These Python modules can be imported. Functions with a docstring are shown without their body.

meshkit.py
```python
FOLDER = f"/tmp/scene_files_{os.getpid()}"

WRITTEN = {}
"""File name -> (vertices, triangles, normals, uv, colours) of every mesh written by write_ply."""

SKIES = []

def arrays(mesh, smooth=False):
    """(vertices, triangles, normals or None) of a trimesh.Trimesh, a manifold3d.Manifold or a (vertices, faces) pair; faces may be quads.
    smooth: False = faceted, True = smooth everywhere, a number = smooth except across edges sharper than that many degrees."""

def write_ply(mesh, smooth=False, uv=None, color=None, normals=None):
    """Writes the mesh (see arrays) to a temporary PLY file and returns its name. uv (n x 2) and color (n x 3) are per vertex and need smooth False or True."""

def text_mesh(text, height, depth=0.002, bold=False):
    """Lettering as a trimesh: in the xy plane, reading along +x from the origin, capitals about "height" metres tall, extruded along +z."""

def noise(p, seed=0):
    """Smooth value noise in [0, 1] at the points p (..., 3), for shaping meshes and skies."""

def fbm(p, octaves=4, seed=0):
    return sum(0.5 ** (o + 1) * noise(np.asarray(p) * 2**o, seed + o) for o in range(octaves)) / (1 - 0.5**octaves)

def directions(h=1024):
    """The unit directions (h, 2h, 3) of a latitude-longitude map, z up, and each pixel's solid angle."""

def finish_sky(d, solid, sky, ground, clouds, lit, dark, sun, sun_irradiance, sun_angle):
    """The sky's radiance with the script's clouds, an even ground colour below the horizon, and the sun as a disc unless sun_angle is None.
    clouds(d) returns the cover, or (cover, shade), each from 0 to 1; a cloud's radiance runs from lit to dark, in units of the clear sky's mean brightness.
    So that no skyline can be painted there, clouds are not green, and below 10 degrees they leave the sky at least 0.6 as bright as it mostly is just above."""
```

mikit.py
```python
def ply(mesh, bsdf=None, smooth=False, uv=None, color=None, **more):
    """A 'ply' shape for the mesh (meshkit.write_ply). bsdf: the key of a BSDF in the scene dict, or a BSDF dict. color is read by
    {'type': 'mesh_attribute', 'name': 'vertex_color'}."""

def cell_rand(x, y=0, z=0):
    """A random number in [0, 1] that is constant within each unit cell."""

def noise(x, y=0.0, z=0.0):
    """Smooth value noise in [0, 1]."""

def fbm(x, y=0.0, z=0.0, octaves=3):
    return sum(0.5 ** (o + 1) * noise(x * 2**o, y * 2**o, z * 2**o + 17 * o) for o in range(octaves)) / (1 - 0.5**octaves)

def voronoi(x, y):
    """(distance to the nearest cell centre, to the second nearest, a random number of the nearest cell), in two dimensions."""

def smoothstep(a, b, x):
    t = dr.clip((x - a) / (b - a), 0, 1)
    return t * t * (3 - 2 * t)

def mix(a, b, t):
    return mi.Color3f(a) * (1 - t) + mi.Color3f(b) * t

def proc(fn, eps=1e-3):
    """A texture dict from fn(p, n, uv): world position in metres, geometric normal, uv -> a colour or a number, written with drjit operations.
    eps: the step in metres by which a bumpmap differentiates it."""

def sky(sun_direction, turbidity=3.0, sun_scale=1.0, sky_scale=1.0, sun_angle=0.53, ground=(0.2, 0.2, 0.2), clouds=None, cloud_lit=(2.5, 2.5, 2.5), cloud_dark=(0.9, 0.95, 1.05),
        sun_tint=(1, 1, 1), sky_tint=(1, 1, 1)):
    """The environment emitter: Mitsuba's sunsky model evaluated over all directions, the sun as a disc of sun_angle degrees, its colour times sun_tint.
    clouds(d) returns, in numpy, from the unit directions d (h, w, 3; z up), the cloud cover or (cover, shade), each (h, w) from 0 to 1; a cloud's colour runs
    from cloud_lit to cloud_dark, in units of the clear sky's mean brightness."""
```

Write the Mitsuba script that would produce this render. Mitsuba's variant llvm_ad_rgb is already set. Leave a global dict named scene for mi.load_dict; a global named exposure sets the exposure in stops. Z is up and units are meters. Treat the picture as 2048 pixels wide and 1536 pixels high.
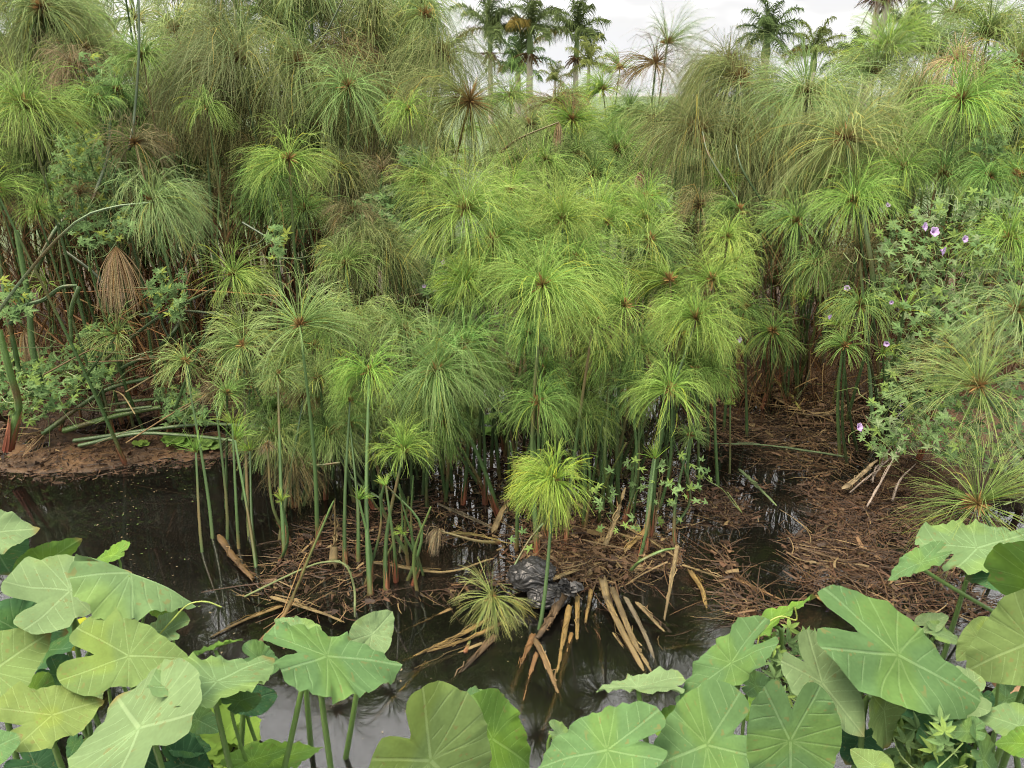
import math
import numpy as np
import drjit as dr
import mitsuba as mi
import shapely
from scipy.ndimage import gaussian_filter
import mikit, meshkit
from mikit import proc, noise, fbm, smoothstep, mix

T = mi.ScalarTransform4f
RNG = np.random.default_rng(20240611)
scene, labels = {}, {}

# ------------------------------------------------------------------ camera, sky, exposure
H, PITCH, F = 2.4, math.radians(20.5), 1550.0
CP, SP = math.cos(PITCH), math.sin(PITCH)
scene['camera'] = {'type': 'perspective', 'fov': math.degrees(2 * math.atan(1024 / F)), 'fov_axis': 'x', 'near_clip': 0.05, 'far_clip': 3000.0,
                   'to_world': T().look_at(origin=[0, 0, H], target=[0, CP, H - SP], up=[0, 0, 1])}


def overcast(d):
    el = np.clip(d[..., 2], 0, 1)
    grad = (1 - el) ** 1.2                      # an overcast sky is about three times brighter overhead than at the horizon
    n = meshkit.fbm(np.stack([d[..., 0] * 2.2 / (el + .22), d[..., 1] * 2.2 / (el + .22), el * 3], -1), 5, 3)
    return np.ones(el.shape), np.clip(.95 * grad + .9 * np.clip(n - .45, 0, 1) * (1 - el), 0, 1)


scene['sky'] = mikit.sky((-.35, -.25, .9), turbidity=3, sun_scale=.30, sun_angle=26, clouds=overcast, cloud_lit=(2.58, 2.54, 2.46), cloud_dark=(.41, .412, .418))
exposure = 3.98

# ------------------------------------------------------------------ pixels of the survey photograph (2048 wide) to places in the world


def ray(px, py):
    a, b = (px - 1024) / F, (py - 768) / F
    return np.array([a, CP - b * SP, -SP - b * CP])


def atY(px, py, Y):
    d = ray(px, py)
    return np.array([0, 0, H]) + d * (Y / d[1])


def atZ(px, py, z=0.0):
    d = ray(px, py)
    return np.array([0, 0, H]) + d * ((z - H) / d[2])


def nrm(v):
    return v / np.maximum(np.linalg.norm(v, axis=-1, keepdims=True), 1e-9)


# ------------------------------------------------------------------ helpers: names, labels, meshes
taken = {}


def numbered(name):
    n = taken.get(name, 0)
    taken[name] = n + 1
    return name if n == 0 else f'{name}_{n:03d}'


def tag(key, label=None, cat=None, group=None, kind=None):
    d = {}
    if label: d['label'] = label
    if cat: d['category'] = cat
    if group: d['group'] = group
    if kind: d['kind'] = kind
    labels[key] = d
    return key


def thing(name, label, cat, group=None):
    return tag(numbered(name), label, cat, group)


def put(key, vfc, bsdf, smooth=False, uv=None):
    v, f, c = vfc
    scene[key] = mikit.ply((v, f), bsdf, smooth=smooth, color=c, uv=uv)
    return key


def part(parent, name, vfc, bsdf, smooth=False, uv=None):
    return put(numbered(parent + '__' + name), vfc, bsdf, smooth, uv)


def join(ms):
    at, V, Fs, C = 0, [], [], []
    for v, f, c in ms:
        V.append(v); Fs.append(f + at); C.append(c); at += len(v)
    return np.vstack(V), np.vstack(Fs), np.vstack(C)


def quads(n, m, k, wrap):
    """faces of n strips of m rows and k columns"""
    i, j = np.meshgrid(np.arange(m - 1), np.arange(k if wrap else k - 1), indexing='ij')
    j2 = (j + 1) % k
    q = np.stack([i * k + j, i * k + j2, (i + 1) * k + j2, (i + 1) * k + j], -1).reshape(-1, 4)
    f = np.vstack([q[:, [0, 1, 2]], q[:, [0, 2, 3]]])
    return (f[None] + (np.arange(n) * m * k)[:, None, None]).reshape(-1, 3)


def ribbons(P, W, col, rng, side=None):
    """P (n, m, 3) polylines, W (n, m) half widths, col (n, m, 3)"""
    n, m, _ = P.shape
    t = nrm(np.gradient(P, axis=1))
    s = nrm(rng.normal(size=(n, 1, 3))) if side is None else np.broadcast_to(side, (n, 1, 3))
    s = nrm(np.cross(t, np.broadcast_to(s, t.shape)))
    V = np.stack([P - s * W[..., None], P + s * W[..., None]], 2).reshape(-1, 3)
    C = np.repeat(col, 2, axis=1).reshape(-1, 3)
    return V, quads(n, m, 2, False), np.clip(C, 0, 1)


def tube(P, R, col, sides=6, cap=True, flat=1.0, up=(.13, .21, .97), tri=0.0):
    P = np.asarray(P, float); m = len(P)
    R = np.broadcast_to(np.asarray(R, float), (m,)); col = np.broadcast_to(np.asarray(col, float), (m, 3))
    t = nrm(np.gradient(P, axis=0))
    a = nrm(np.cross(t, np.where(np.abs(t @ np.array(up))[:, None] < .93, np.array(up), np.array([1., .1, 0]))))
    for k in range(1, m):
        if a[k] @ a[k - 1] < 0: a[k] = -a[k]
    b = np.cross(t, a)
    g = np.arange(sides) * 2 * np.pi / sides
    k3 = (1 - tri * (np.arange(sides) % 2))[None, :, None]
    V = (P[:, None] + k3 * R[:, None, None] * (np.cos(g)[None, :, None] * a[:, None] + flat * np.sin(g)[None, :, None] * b[:, None])).reshape(-1, 3)
    Fs, C = quads(1, m, sides, True), np.repeat(col, sides, 0)
    if cap:
        V = np.vstack([V, P[:1], P[-1:]]); C = np.vstack([C, col[:1], col[-1:]])
        i = np.arange(sides)
        Fs = np.vstack([Fs, np.stack([(i + 1) % sides, i, i * 0 + m * sides], 1), np.stack([i + (m - 1) * sides, (i + 1) % sides + (m - 1) * sides, i * 0 + m * sides + 1], 1)])
    return V, Fs, np.clip(C, 0, 1)


def spline(pts, m=12):
    """Catmull-Rom through the points"""
    p = np.asarray(pts, float)
    p = np.vstack([2 * p[0] - p[1], p, 2 * p[-1] - p[-2]])
    u = np.linspace(0, len(p) - 3 - 1e-6, m)
    i = u.astype(int); t = (u - i)[:, None]
    a, b, c, d = p[i], p[i + 1], p[i + 2], p[i + 3]
    return .5 * (2 * b + (c - a) * t + (2 * a - 5 * b + 4 * c - d) * t ** 2 + (3 * b - a - 3 * c + d) * t ** 3)


def poly_px(pts):
    return shapely.Polygon([atZ(x, y)[:2] for x, y in pts])


# ------------------------------------------------------------------ materials
VC = {'type': 'mesh_attribute', 'name': 'vertex_color'}
scene['leaf_thin'] = {'type': 'principledthin', 'base_color': VC, 'roughness': .40, 'diff_trans': .5, 'spec_tint': 0.0, 'eta': 1.45}
scene['stem_skin'] = {'type': 'twosided', 'b': {'type': 'principled', 'base_color': VC, 'roughness': .42, 'specular': .45}}
scene['dry_skin'] = {'type': 'twosided', 'b': {'type': 'principled', 'base_color': VC, 'roughness': .7, 'specular': .3}}


def mud_col(p, n, uv):
    a = fbm(p.x * 3, p.y * 3, 0, 4); b = fbm(p.x * 22, p.y * 22, 3, 3)
    c = mix((.042, .026, .014), (.092, .054, .026), smoothstep(.35, .65, a))
    c = mix(c, (.020, .012, .007), smoothstep(.5, .72, b) * .8)
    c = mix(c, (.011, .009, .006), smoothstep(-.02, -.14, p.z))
    far = smoothstep(9, 14, p.y)
    return mix(c, (.05, .075, .025), far)


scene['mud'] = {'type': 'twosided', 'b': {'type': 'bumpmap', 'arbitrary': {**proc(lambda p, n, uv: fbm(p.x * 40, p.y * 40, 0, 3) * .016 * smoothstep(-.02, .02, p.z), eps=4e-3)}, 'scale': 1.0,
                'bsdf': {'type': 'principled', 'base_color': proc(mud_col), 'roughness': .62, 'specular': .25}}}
scene['water_skin'] = {'type': 'bumpmap', 'arbitrary': proc(lambda p, n, uv: (fbm(p.x * 3, p.y * 5, 0, 2) * .00025 + fbm(p.x * 24, p.y * 30, 5, 2) * .000016), eps=3e-3), 'scale': 1.0, 'bsdf': {
    'type': 'blendbsdf', 'weight': .42,         # clear water and the dark silt that clouds it
    'clear': {'type': 'dielectric', 'int_ior': 1.72, 'ext_ior': 1.0}, 'silt': {'type': 'plastic', 'int_ior': 1.72, 'diffuse_reflectance': {'type': 'rgb', 'value': [.0045, .0042, .0034]}}}}



# taro blades: uv = place on the blade (1 = attachment to tip) + whole numbers that tell the blade's tone
def taro_parts(uv):
    k = dr.floor(uv.x / 8 + .5)
    x, y = dr.abs(uv.x - 8 * k), uv.y
    mid = smoothstep(.020, .006, x - .006 * (1 - y)) * smoothstep(-.02, .02, y)
    q = y - .62 * x - .25 * x * x
    q1 = q * 5.2 + .15
    lat = dr.abs(q1 - dr.round(q1)) / 5.2
    side = smoothstep(.013, .003, lat) * smoothstep(-.06, 0, q) * smoothstep(.03, .06, x)
    # the two basal ribs and the veins that leave them
    ca, sa = math.cos(math.radians(152)), math.sin(math.radians(152))
    along, off = y * ca + x * sa, y * sa - x * ca
    rib = smoothstep(.020, .006, dr.abs(off)) * smoothstep(0, .05, along)
    q2 = (along - .55 * off) * 5.5
    lat2 = dr.abs(q2 - dr.round(q2)) / 5.5
    side2 = smoothstep(.013, .003, lat2) * smoothstep(.02, .08, along - .55 * off) * smoothstep(.02, .05, off)
    ang = dr.atan2(x, y)
    r = dr.sqrt(x * x + y * y)
    rad = mi.Float(0)
    for a in (62, 84, 107):
        rad = dr.maximum(rad, smoothstep(.013, .004, dr.abs(ang - math.radians(a)) * r) * smoothstep(.02, .06, r))
    second = dr.maximum(side * .7, dr.maximum(side2 * smoothstep(-.02, .05, off) * smoothstep(math.radians(118), math.radians(125), ang), rad * .8) * .8)
    return k, x, y, r, dr.maximum(dr.maximum(mid, rib), second)


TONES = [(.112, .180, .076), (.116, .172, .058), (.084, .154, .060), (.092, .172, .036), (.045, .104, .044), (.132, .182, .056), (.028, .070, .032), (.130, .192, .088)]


def taro_col(p, n, uv):
    k, x, y, r, vein = taro_parts(uv)
    c = mi.Color3f(0)
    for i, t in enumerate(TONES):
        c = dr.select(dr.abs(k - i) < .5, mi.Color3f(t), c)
    blotch = fbm(uv.x * 3, uv.y * 3, k, 3)
    c = c * (.82 + .36 * blotch)
    c = mix(c, c * mi.Color3f(1.25, 1.18, .75), smoothstep(.5, .75, fbm(uv.x * 1.7 + 9, uv.y * 1.7, k + 4, 2)) * .6)
    c = c * (1 + .10 * (noise(uv.x * 40, uv.y * 40) - .5))
    c = mix(c, c * mi.Color3f(1.35, 1.3, 1.35) + mi.Color3f(.05, .055, .04), vein * .58)
    c = mix(c, (.17, .125, .045), smoothstep(.80, .99, y) * smoothstep(.50, .62, noise(p.x * 4, p.y * 4, 2)) * .8)
    spot = smoothstep(.80, .86, noise(uv.x * 24 + 3, uv.y * 24, k)) * smoothstep(.5, .7, noise(uv.x * 4, uv.y * 4, k + 7))
    return mix(c, (.16, .13, .05), spot * .5)


def taro_bump(p, n, uv):
    k, x, y, r, vein = taro_parts(uv)
    return (-.0020 * vein + .003 * fbm(uv.x * 6, uv.y * 6, k, 2)) * smoothstep(.07, .2, r)


scene['taro_skin'] = {'type': 'bumpmap', 'arbitrary': proc(taro_bump, eps=2e-3), 'scale': 1.0,
                      'bsdf': {'type': 'principledthin', 'base_color': proc(taro_col), 'roughness': .40, 'diff_trans': .5, 'eta': 1.5}}


def bag_col(p, n, uv):
    return mix((.010, .010, .010), (.022, .022, .022), fbm(p.x * 30, p.y * 30, p.z * 30, 2))


scene['bag_skin'] = {'type': 'twosided', 'b': {'type': 'principled', 'base_color': proc(bag_col), 'roughness': .40, 'specular': .4}}
scene['wood_skin'] = {'type': 'twosided', 'b': {'type': 'bumpmap', 'arbitrary': proc(lambda p, n, uv: .006 * fbm(p.x * 14, p.y * 50, p.z * 50, 3), eps=3e-3), 'scale': 1.0, 'bsdf': {
    'type': 'principled', 'base_color': proc(lambda p, n, uv: mix((.09, .045, .02), (.24, .15, .08), fbm(p.x * 9, p.y * 45, p.z * 45, 3))), 'roughness': .8}}}

# ------------------------------------------------------------------ setting: pond bed and banks, water
DEEP = -.42
xs = np.concatenate([-np.geomspace(500, 6.2, 26), np.arange(-6, 6.01, .04), np.geomspace(6.2, 500, 26)])
ys = np.concatenate([-np.geomspace(60, .4, 10), np.arange(.2, 8.6, .04), np.geomspace(8.8, 900, 30)])
GX, GY = np.meshgrid(xs, ys, indexing='ij')
GZ = np.full(GX.shape, DEEP)
zones = [  # (height over the water, outline)
    (-.045, [(560, 1180), (500, 1060), (640, 960), (860, 1000), (880, 880), (1000, 860), (1300, 900), (1420, 960), (1500, 1090), (1600, 1150), (1720, 1230), (1690, 1300), (1560, 1320), (1400, 1260), (1210, 1190), (1020, 1160), (860, 1205)]),
    (-.09, [(1380, 880), (1480, 800), (1700, 790), (1720, 930), (1500, 960)]),
    (.10, [(-900, 905), (0, 905), (60, 880), (150, 855), (300, 838), (470, 842), (640, 830), (720, 760), (820, 690), (-900, 690)]),
    (.012, [(-300, 880), (150, 855), (470, 845), (540, 890), (490, 935), (300, 948), (200, 958), (110, 972), (-300, 945)]),
    (.012, [(1020, 1110), (1080, 1060), (1200, 1040), (1300, 1060), (1390, 1090), (1410, 1150), (1300, 1165), (1200, 1175), (1130, 1185), (1050, 1180)]),
    (-.03, [(490, 1200), (510, 1120), (640, 1050), (720, 1070), (850, 1110), (855, 1180), (760, 1218), (620, 1226)]),
    (-.03, [(1380, 985), (1600, 965), (1800, 950), (1950, 1000), (2060, 1080), (1900, 1112), (1760, 1085), (1640, 1050), (1560, 1030), (1450, 1050)]),
    (.14, [(1730, 960), (1770, 860), (1850, 790), (2500, 700), (2500, 1150), (2060, 1010), (1880, 985)]),
    (-.25, [(1455, 1060), (1530, 1048), (1575, 1120), (1610, 1205), (1540, 1212), (1478, 1150)]),
    (.05, [(1440, 770), (1560, 790), (1660, 800), (1760, 800), (1800, 700), (1440, 720)]),
]
for z, pts in zones:
    GZ[shapely.contains_xy(poly_px(pts), GX, GY)] = z
GZ[GY > 6.5] = .12
i0, i1, j0, j1 = 26, len(xs) - 26, 10, len(ys) - 30
fine = (slice(i0, i1), slice(j0, j1))
GZ[fine] = gaussian_filter(GZ[fine], 2.0)
pn = np.stack([GX, GY, GX * 0], -1)
GZ += np.where((GY > .1) & (GY < 9) & (np.abs(GX) < 6.2), (meshkit.fbm(pn * 3.1, 4) - .5) * .055 + (meshkit.fbm(pn * 14, 2, 7) - .5) * .02, 0)
GZ[GY < .5] = .35
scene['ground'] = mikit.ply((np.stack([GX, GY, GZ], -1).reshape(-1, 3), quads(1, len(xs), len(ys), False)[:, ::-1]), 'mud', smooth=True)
tag('ground', 'dark brown mud and rotting litter under and around the pond', kind='structure')


def ground_z(x, y):
    i = np.clip(np.searchsorted(xs, x), 0, len(xs) - 1); j = np.clip(np.searchsorted(ys, y), 0, len(ys) - 1)
    return GZ[i, j]


wv = np.array([[-9, .1, 0], [9, .1, 0], [9, 8, 0], [-9, 8, 0.]])
scene['water'] = mikit.ply((wv, np.array([[0, 1, 2], [0, 2, 3]])), 'water_skin', uv=wv[:, :2])
tag('water', 'still dark pond water reflecting the grey sky and the stems', kind='structure')

# ------------------------------------------------------------------ papyrus
KINDS = {  # colour at the heart, colour at the tips, droop, spread (degrees), rays, reach per visible radius
    'g': ((.102, .192, .047), (.172, .252, .080), .70, 112, 300, 1.18),
    'b': ((.131, .238, .046), (.216, .308, .084), .62, 110, 310, 1.12),
    'y': ((.135, .275, .042), (.225, .345, .072), .60, 128, 620, 1.16),
    'p': ((.143, .216, .070), (.230, .292, .120), .80, 112, 330, 1.20),
    'o': ((.112, .148, .052), (.176, .200, .086), 1.20, 114, 380, 1.80),
    'n': ((.110, .108, .050), (.180, .150, .080), .90, 112, 260, 1.30),
    'h': ((.138, .218, .062), (.222, .285, .108), .60, 106, 200, 1.14),
    't': ((.140, .250, .045), (.220, .310, .070), .20, 62, 90, 1.10),
    'x': ((.125, .205, .055), (.210, .260, .095), .36, 116, 165, 1.05),
    's': ((.235, .185, .100), (.320, .260, .155), 2.6, 95, 190, 1.45),
}


def umbel(rng, c, ax, L, n, droop, spread, w, col, tip, K=6, fork=2, curl=.22):
    nc = max(8, n // 7)                        # rays hang together in locks
    ct = (1 - rng.random(nc) * (1 - math.cos(math.radians(spread))))[np.arange(n) % nc]
    st, ph = np.sqrt(1 - ct ** 2), (rng.random(nc) * 2 * np.pi)[np.arange(n) % nc]
    ax = nrm(np.asarray(ax, float)); e1 = nrm(np.cross(ax, [.9, .3, .1])); e2 = np.cross(ax, e1)
    d = ct[:, None] * ax + (st * np.cos(ph))[:, None] * e1 + (st * np.sin(ph))[:, None] * e2
    d = nrm(d + rng.normal(0, .17, (n, 3)))
    d = nrm(d + rng.normal(0, .24, 3) * np.array([1, 1, .5]))          # wind and weight pull each head its own way
    Li = L * (.62 + .46 * rng.random(n) ** .8); g = droop * (.6 + .8 * rng.random(n)); wob = rng.normal(size=(n, 3)) * curl
    down = np.array([0, 0, -1.])
    P, D = [np.repeat(c[None], n, 0)], []
    for k in range(K):
        s = (k + .5) / K
        D.append(nrm(d + (g * 2.6 * s ** 1.9)[:, None] * down + wob * s))
        P.append(P[-1] + D[-1] * (Li / K)[:, None])
    P = np.stack(P, 1)
    s = np.linspace(0, 1, K + 1)
    jit = np.clip(rng.normal(1, .17, (n, 1, 1)), .5, 1.5) * (1 + rng.normal(0, .05, (n, 1, 3)))
    gold = (rng.random((n, 1, 1)) < .04)
    colr = (np.asarray(col) * (1 - s[:, None]) + np.asarray(tip) * s[:, None])[None] * jit
    colr = np.where(gold, colr * np.array([1.55, 1.2, .8]), colr)
    colr[:, 0] = np.array([.15, .085, .035]) * jit[:, 0]
    W = w * np.interp(s, [0, .3, 1], [.55, 1, .38])[None] * np.ones((n, 1))
    out = [ribbons(P, W, colr, rng)]
    if fork:
        for q in range(int(fork)):
            k0 = (K + 1) // 2
            p = P[:, k0]; fd = rng.normal(size=(n, 3)) * .34
            Q = [p]
            for k in range(k0, K):
                Q.append(Q[-1] + nrm(D[k] + fd * (k - k0 + 1) / (K - k0) + .25 * down * (k - k0)/K) * (Li / K)[:, None] * (1.05 - .1 * q))
            Q = np.stack(Q, 1)
            out.append(ribbons(Q, w * .48 * np.linspace(1, .6, K - k0 + 1)[None] * np.ones((n, 1)), colr[:, k0:] * 1.06, rng))
    return join(out)


def bracts(rng, c, ax, L, w, dark):
    n = 46
    d = nrm(nrm(np.asarray(ax, float)) * .55 + rng.normal(size=(n, 3)) * .62)
    s = np.linspace(0, 1, 4)
    Li = L * (.11 + .11 * rng.random(n))
    P = c[None, None] + d[:, None] * (Li[:, None] * s[None])[..., None]
    P[..., 2] -= (s ** 2)[None] * (Li * .12)[:, None]
    base = np.array([.20, .110, .045]) * (.55 if dark else 1.0)
    col = np.repeat((base * np.clip(rng.normal(1, .3, (n, 1)), .35, 1.8) * (1 + rng.random((n, 1)) * np.array([.2, .5, .4])))[:, None], 4, 1)
    return ribbons(P, np.outer(np.full(n, w * 1.9), [.6, 1, .8, .15]), col, rng)


def sheath(rng, b, ax, r, h):
    out = []
    for q in range(7):
        a = q * .9 + rng.random() * .6
        m = 5; s = np.linspace(0, 1, m)
        o = np.array([math.cos(a), math.sin(a), 0])
        P = b + nrm(ax) * (h * (.6 + .5 * rng.random()) * s)[:, None] + o * (r * (1.0 + .5 * s ** 2) )[:, None]
        W = r * .72 * np.array([1, .95, .75, .45, .04])
        c0, c1 = np.array([.11, .028, .014]), np.array([.20, .105, .05])
        col = c0 + (c1 - c0) * s[:, None] * (.3 + .9 * rng.random())
        col = col * rng.uniform(.6, 1.3)
        out.append(ribbons(P[None], W[None], col[None], rng, side=np.array([[o]]) ))
    return join(out)


def stem_mesh(rng, pts, r0, r1, col, red=.12, m=11, sides=6):
    P = spline(pts, m)
    s = np.linspace(0, 1, m)[:, None]
    c = np.asarray(col) * (1 + rng.normal(0, .05, (m, 1))) * (1 + .25 * s)
    scar = np.clip(gaussian_filter(rng.normal(0, 1.3, m), .8) - .35, 0, 1)[:, None]; c = c * (1 - scar) + np.array([.10, .075, .03]) * scar
    if red:
        t = np.clip(1 - s / red, 0, 1) ** .7
        c = c * (1 - t) + np.array([.15, .06, .025]) * t
    return tube(P, (r0 + (r1 - r0) * s[:, 0]) * 1.1, c, 6, tri=.30) if sides >= 6 else tube(P, r0 + (r1 - r0) * s[:, 0], c, sides)


STEM = np.array([.038, .070, .022])


def papyrus(label, c, base, L, kind, group=None, lean=None, n=None, bow=None, rs=None, rng=None, reach=1.0, mid=None, name='papyrus_stalk', spread=None, sheathed=True, stem_col=None):
    rng = rng or np.random.default_rng(len(labels) * 7 + 11)
    col, tip, droop, _s, nr, _ = KINDS[kind]
    spread = spread or KINDS[kind][3]
    v = np.clip(rng.normal(1, .09), .8, 1.25); hue = 1 + rng.normal(0, .05, 3) * np.array([1, .5, 1.2])
    col, tip = np.array(col) * v * hue, np.array(tip) * v * hue
    droop = droop * np.clip(rng.normal(1, .22), .6, 1.5)
    dist = np.linalg.norm(c - np.array([0, 0, H]))
    w = .00086 + .00016 * dist + .00022 * max(dist - 5.2, 0)
    ctrl = [base, c] if mid is None else [base, *mid, c]
    if mid is None:
        b = rng.normal(0, .03, 3) if bow is None else np.array(bow)
        ctrl = [base, base * .55 + c * .45 + b * np.array([1, 1, .2]), c]
    ctrl = np.array(ctrl)
    ax = nrm(nrm(ctrl[-1] - ctrl[-2]) + np.array([0, 0, .35])) if lean is None else np.array(lean)
    key = thing(name, label, 'dead papyrus' if kind == 's' else 'papyrus', group)
    n = (n or nr) * (1.12 if dist < 5.5 else 1.0)
    small = L < .2
    part(key, 'umbel', umbel(rng, c, ax, L, int(n), droop, spread, w, col, tip, K=6 if dist < 4.3 else 5 if dist < 6 and not small else 4, fork=0 if small or kind == 's' else 2 if dist < 5.2 else 1), 'leaf_thin')
    if kind not in 'ts':
        part(key, 'bracts', bracts(rng, c, ax, max(L, .16), w * 1.4, kind in 'on'), 'leaf_thin')
    r0 = rs or np.clip(.011 + .010 * L * rng.uniform(.8, 1.3), .007, .022)
    sc = STEM * rng.uniform(.8, 1.35) if stem_col is None else np.array(stem_col)
    part(key, 'stem', stem_mesh(rng, ctrl, r0, r0 * .45, sc if kind != 's' or stem_col is not None else (.12, .10, .04)), 'stem_skin', smooth=True)
    if sheathed and base[2] < .4:
        part(key, 'sheath', sheath(rng, base + np.array([0, 0, -.02]), ctrl[1] - ctrl[0], r0, .16 + .16 * rng.random()), 'dry_skin')
    return key


def stalk_base(c, Yb, rng, sx=.2):
    x = c[0] * (Yb / max(c[1], .1)) * .97 + rng.normal(0, sx)
    return np.array([x, Yb, ground_z(x, Yb) - .03])


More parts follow.
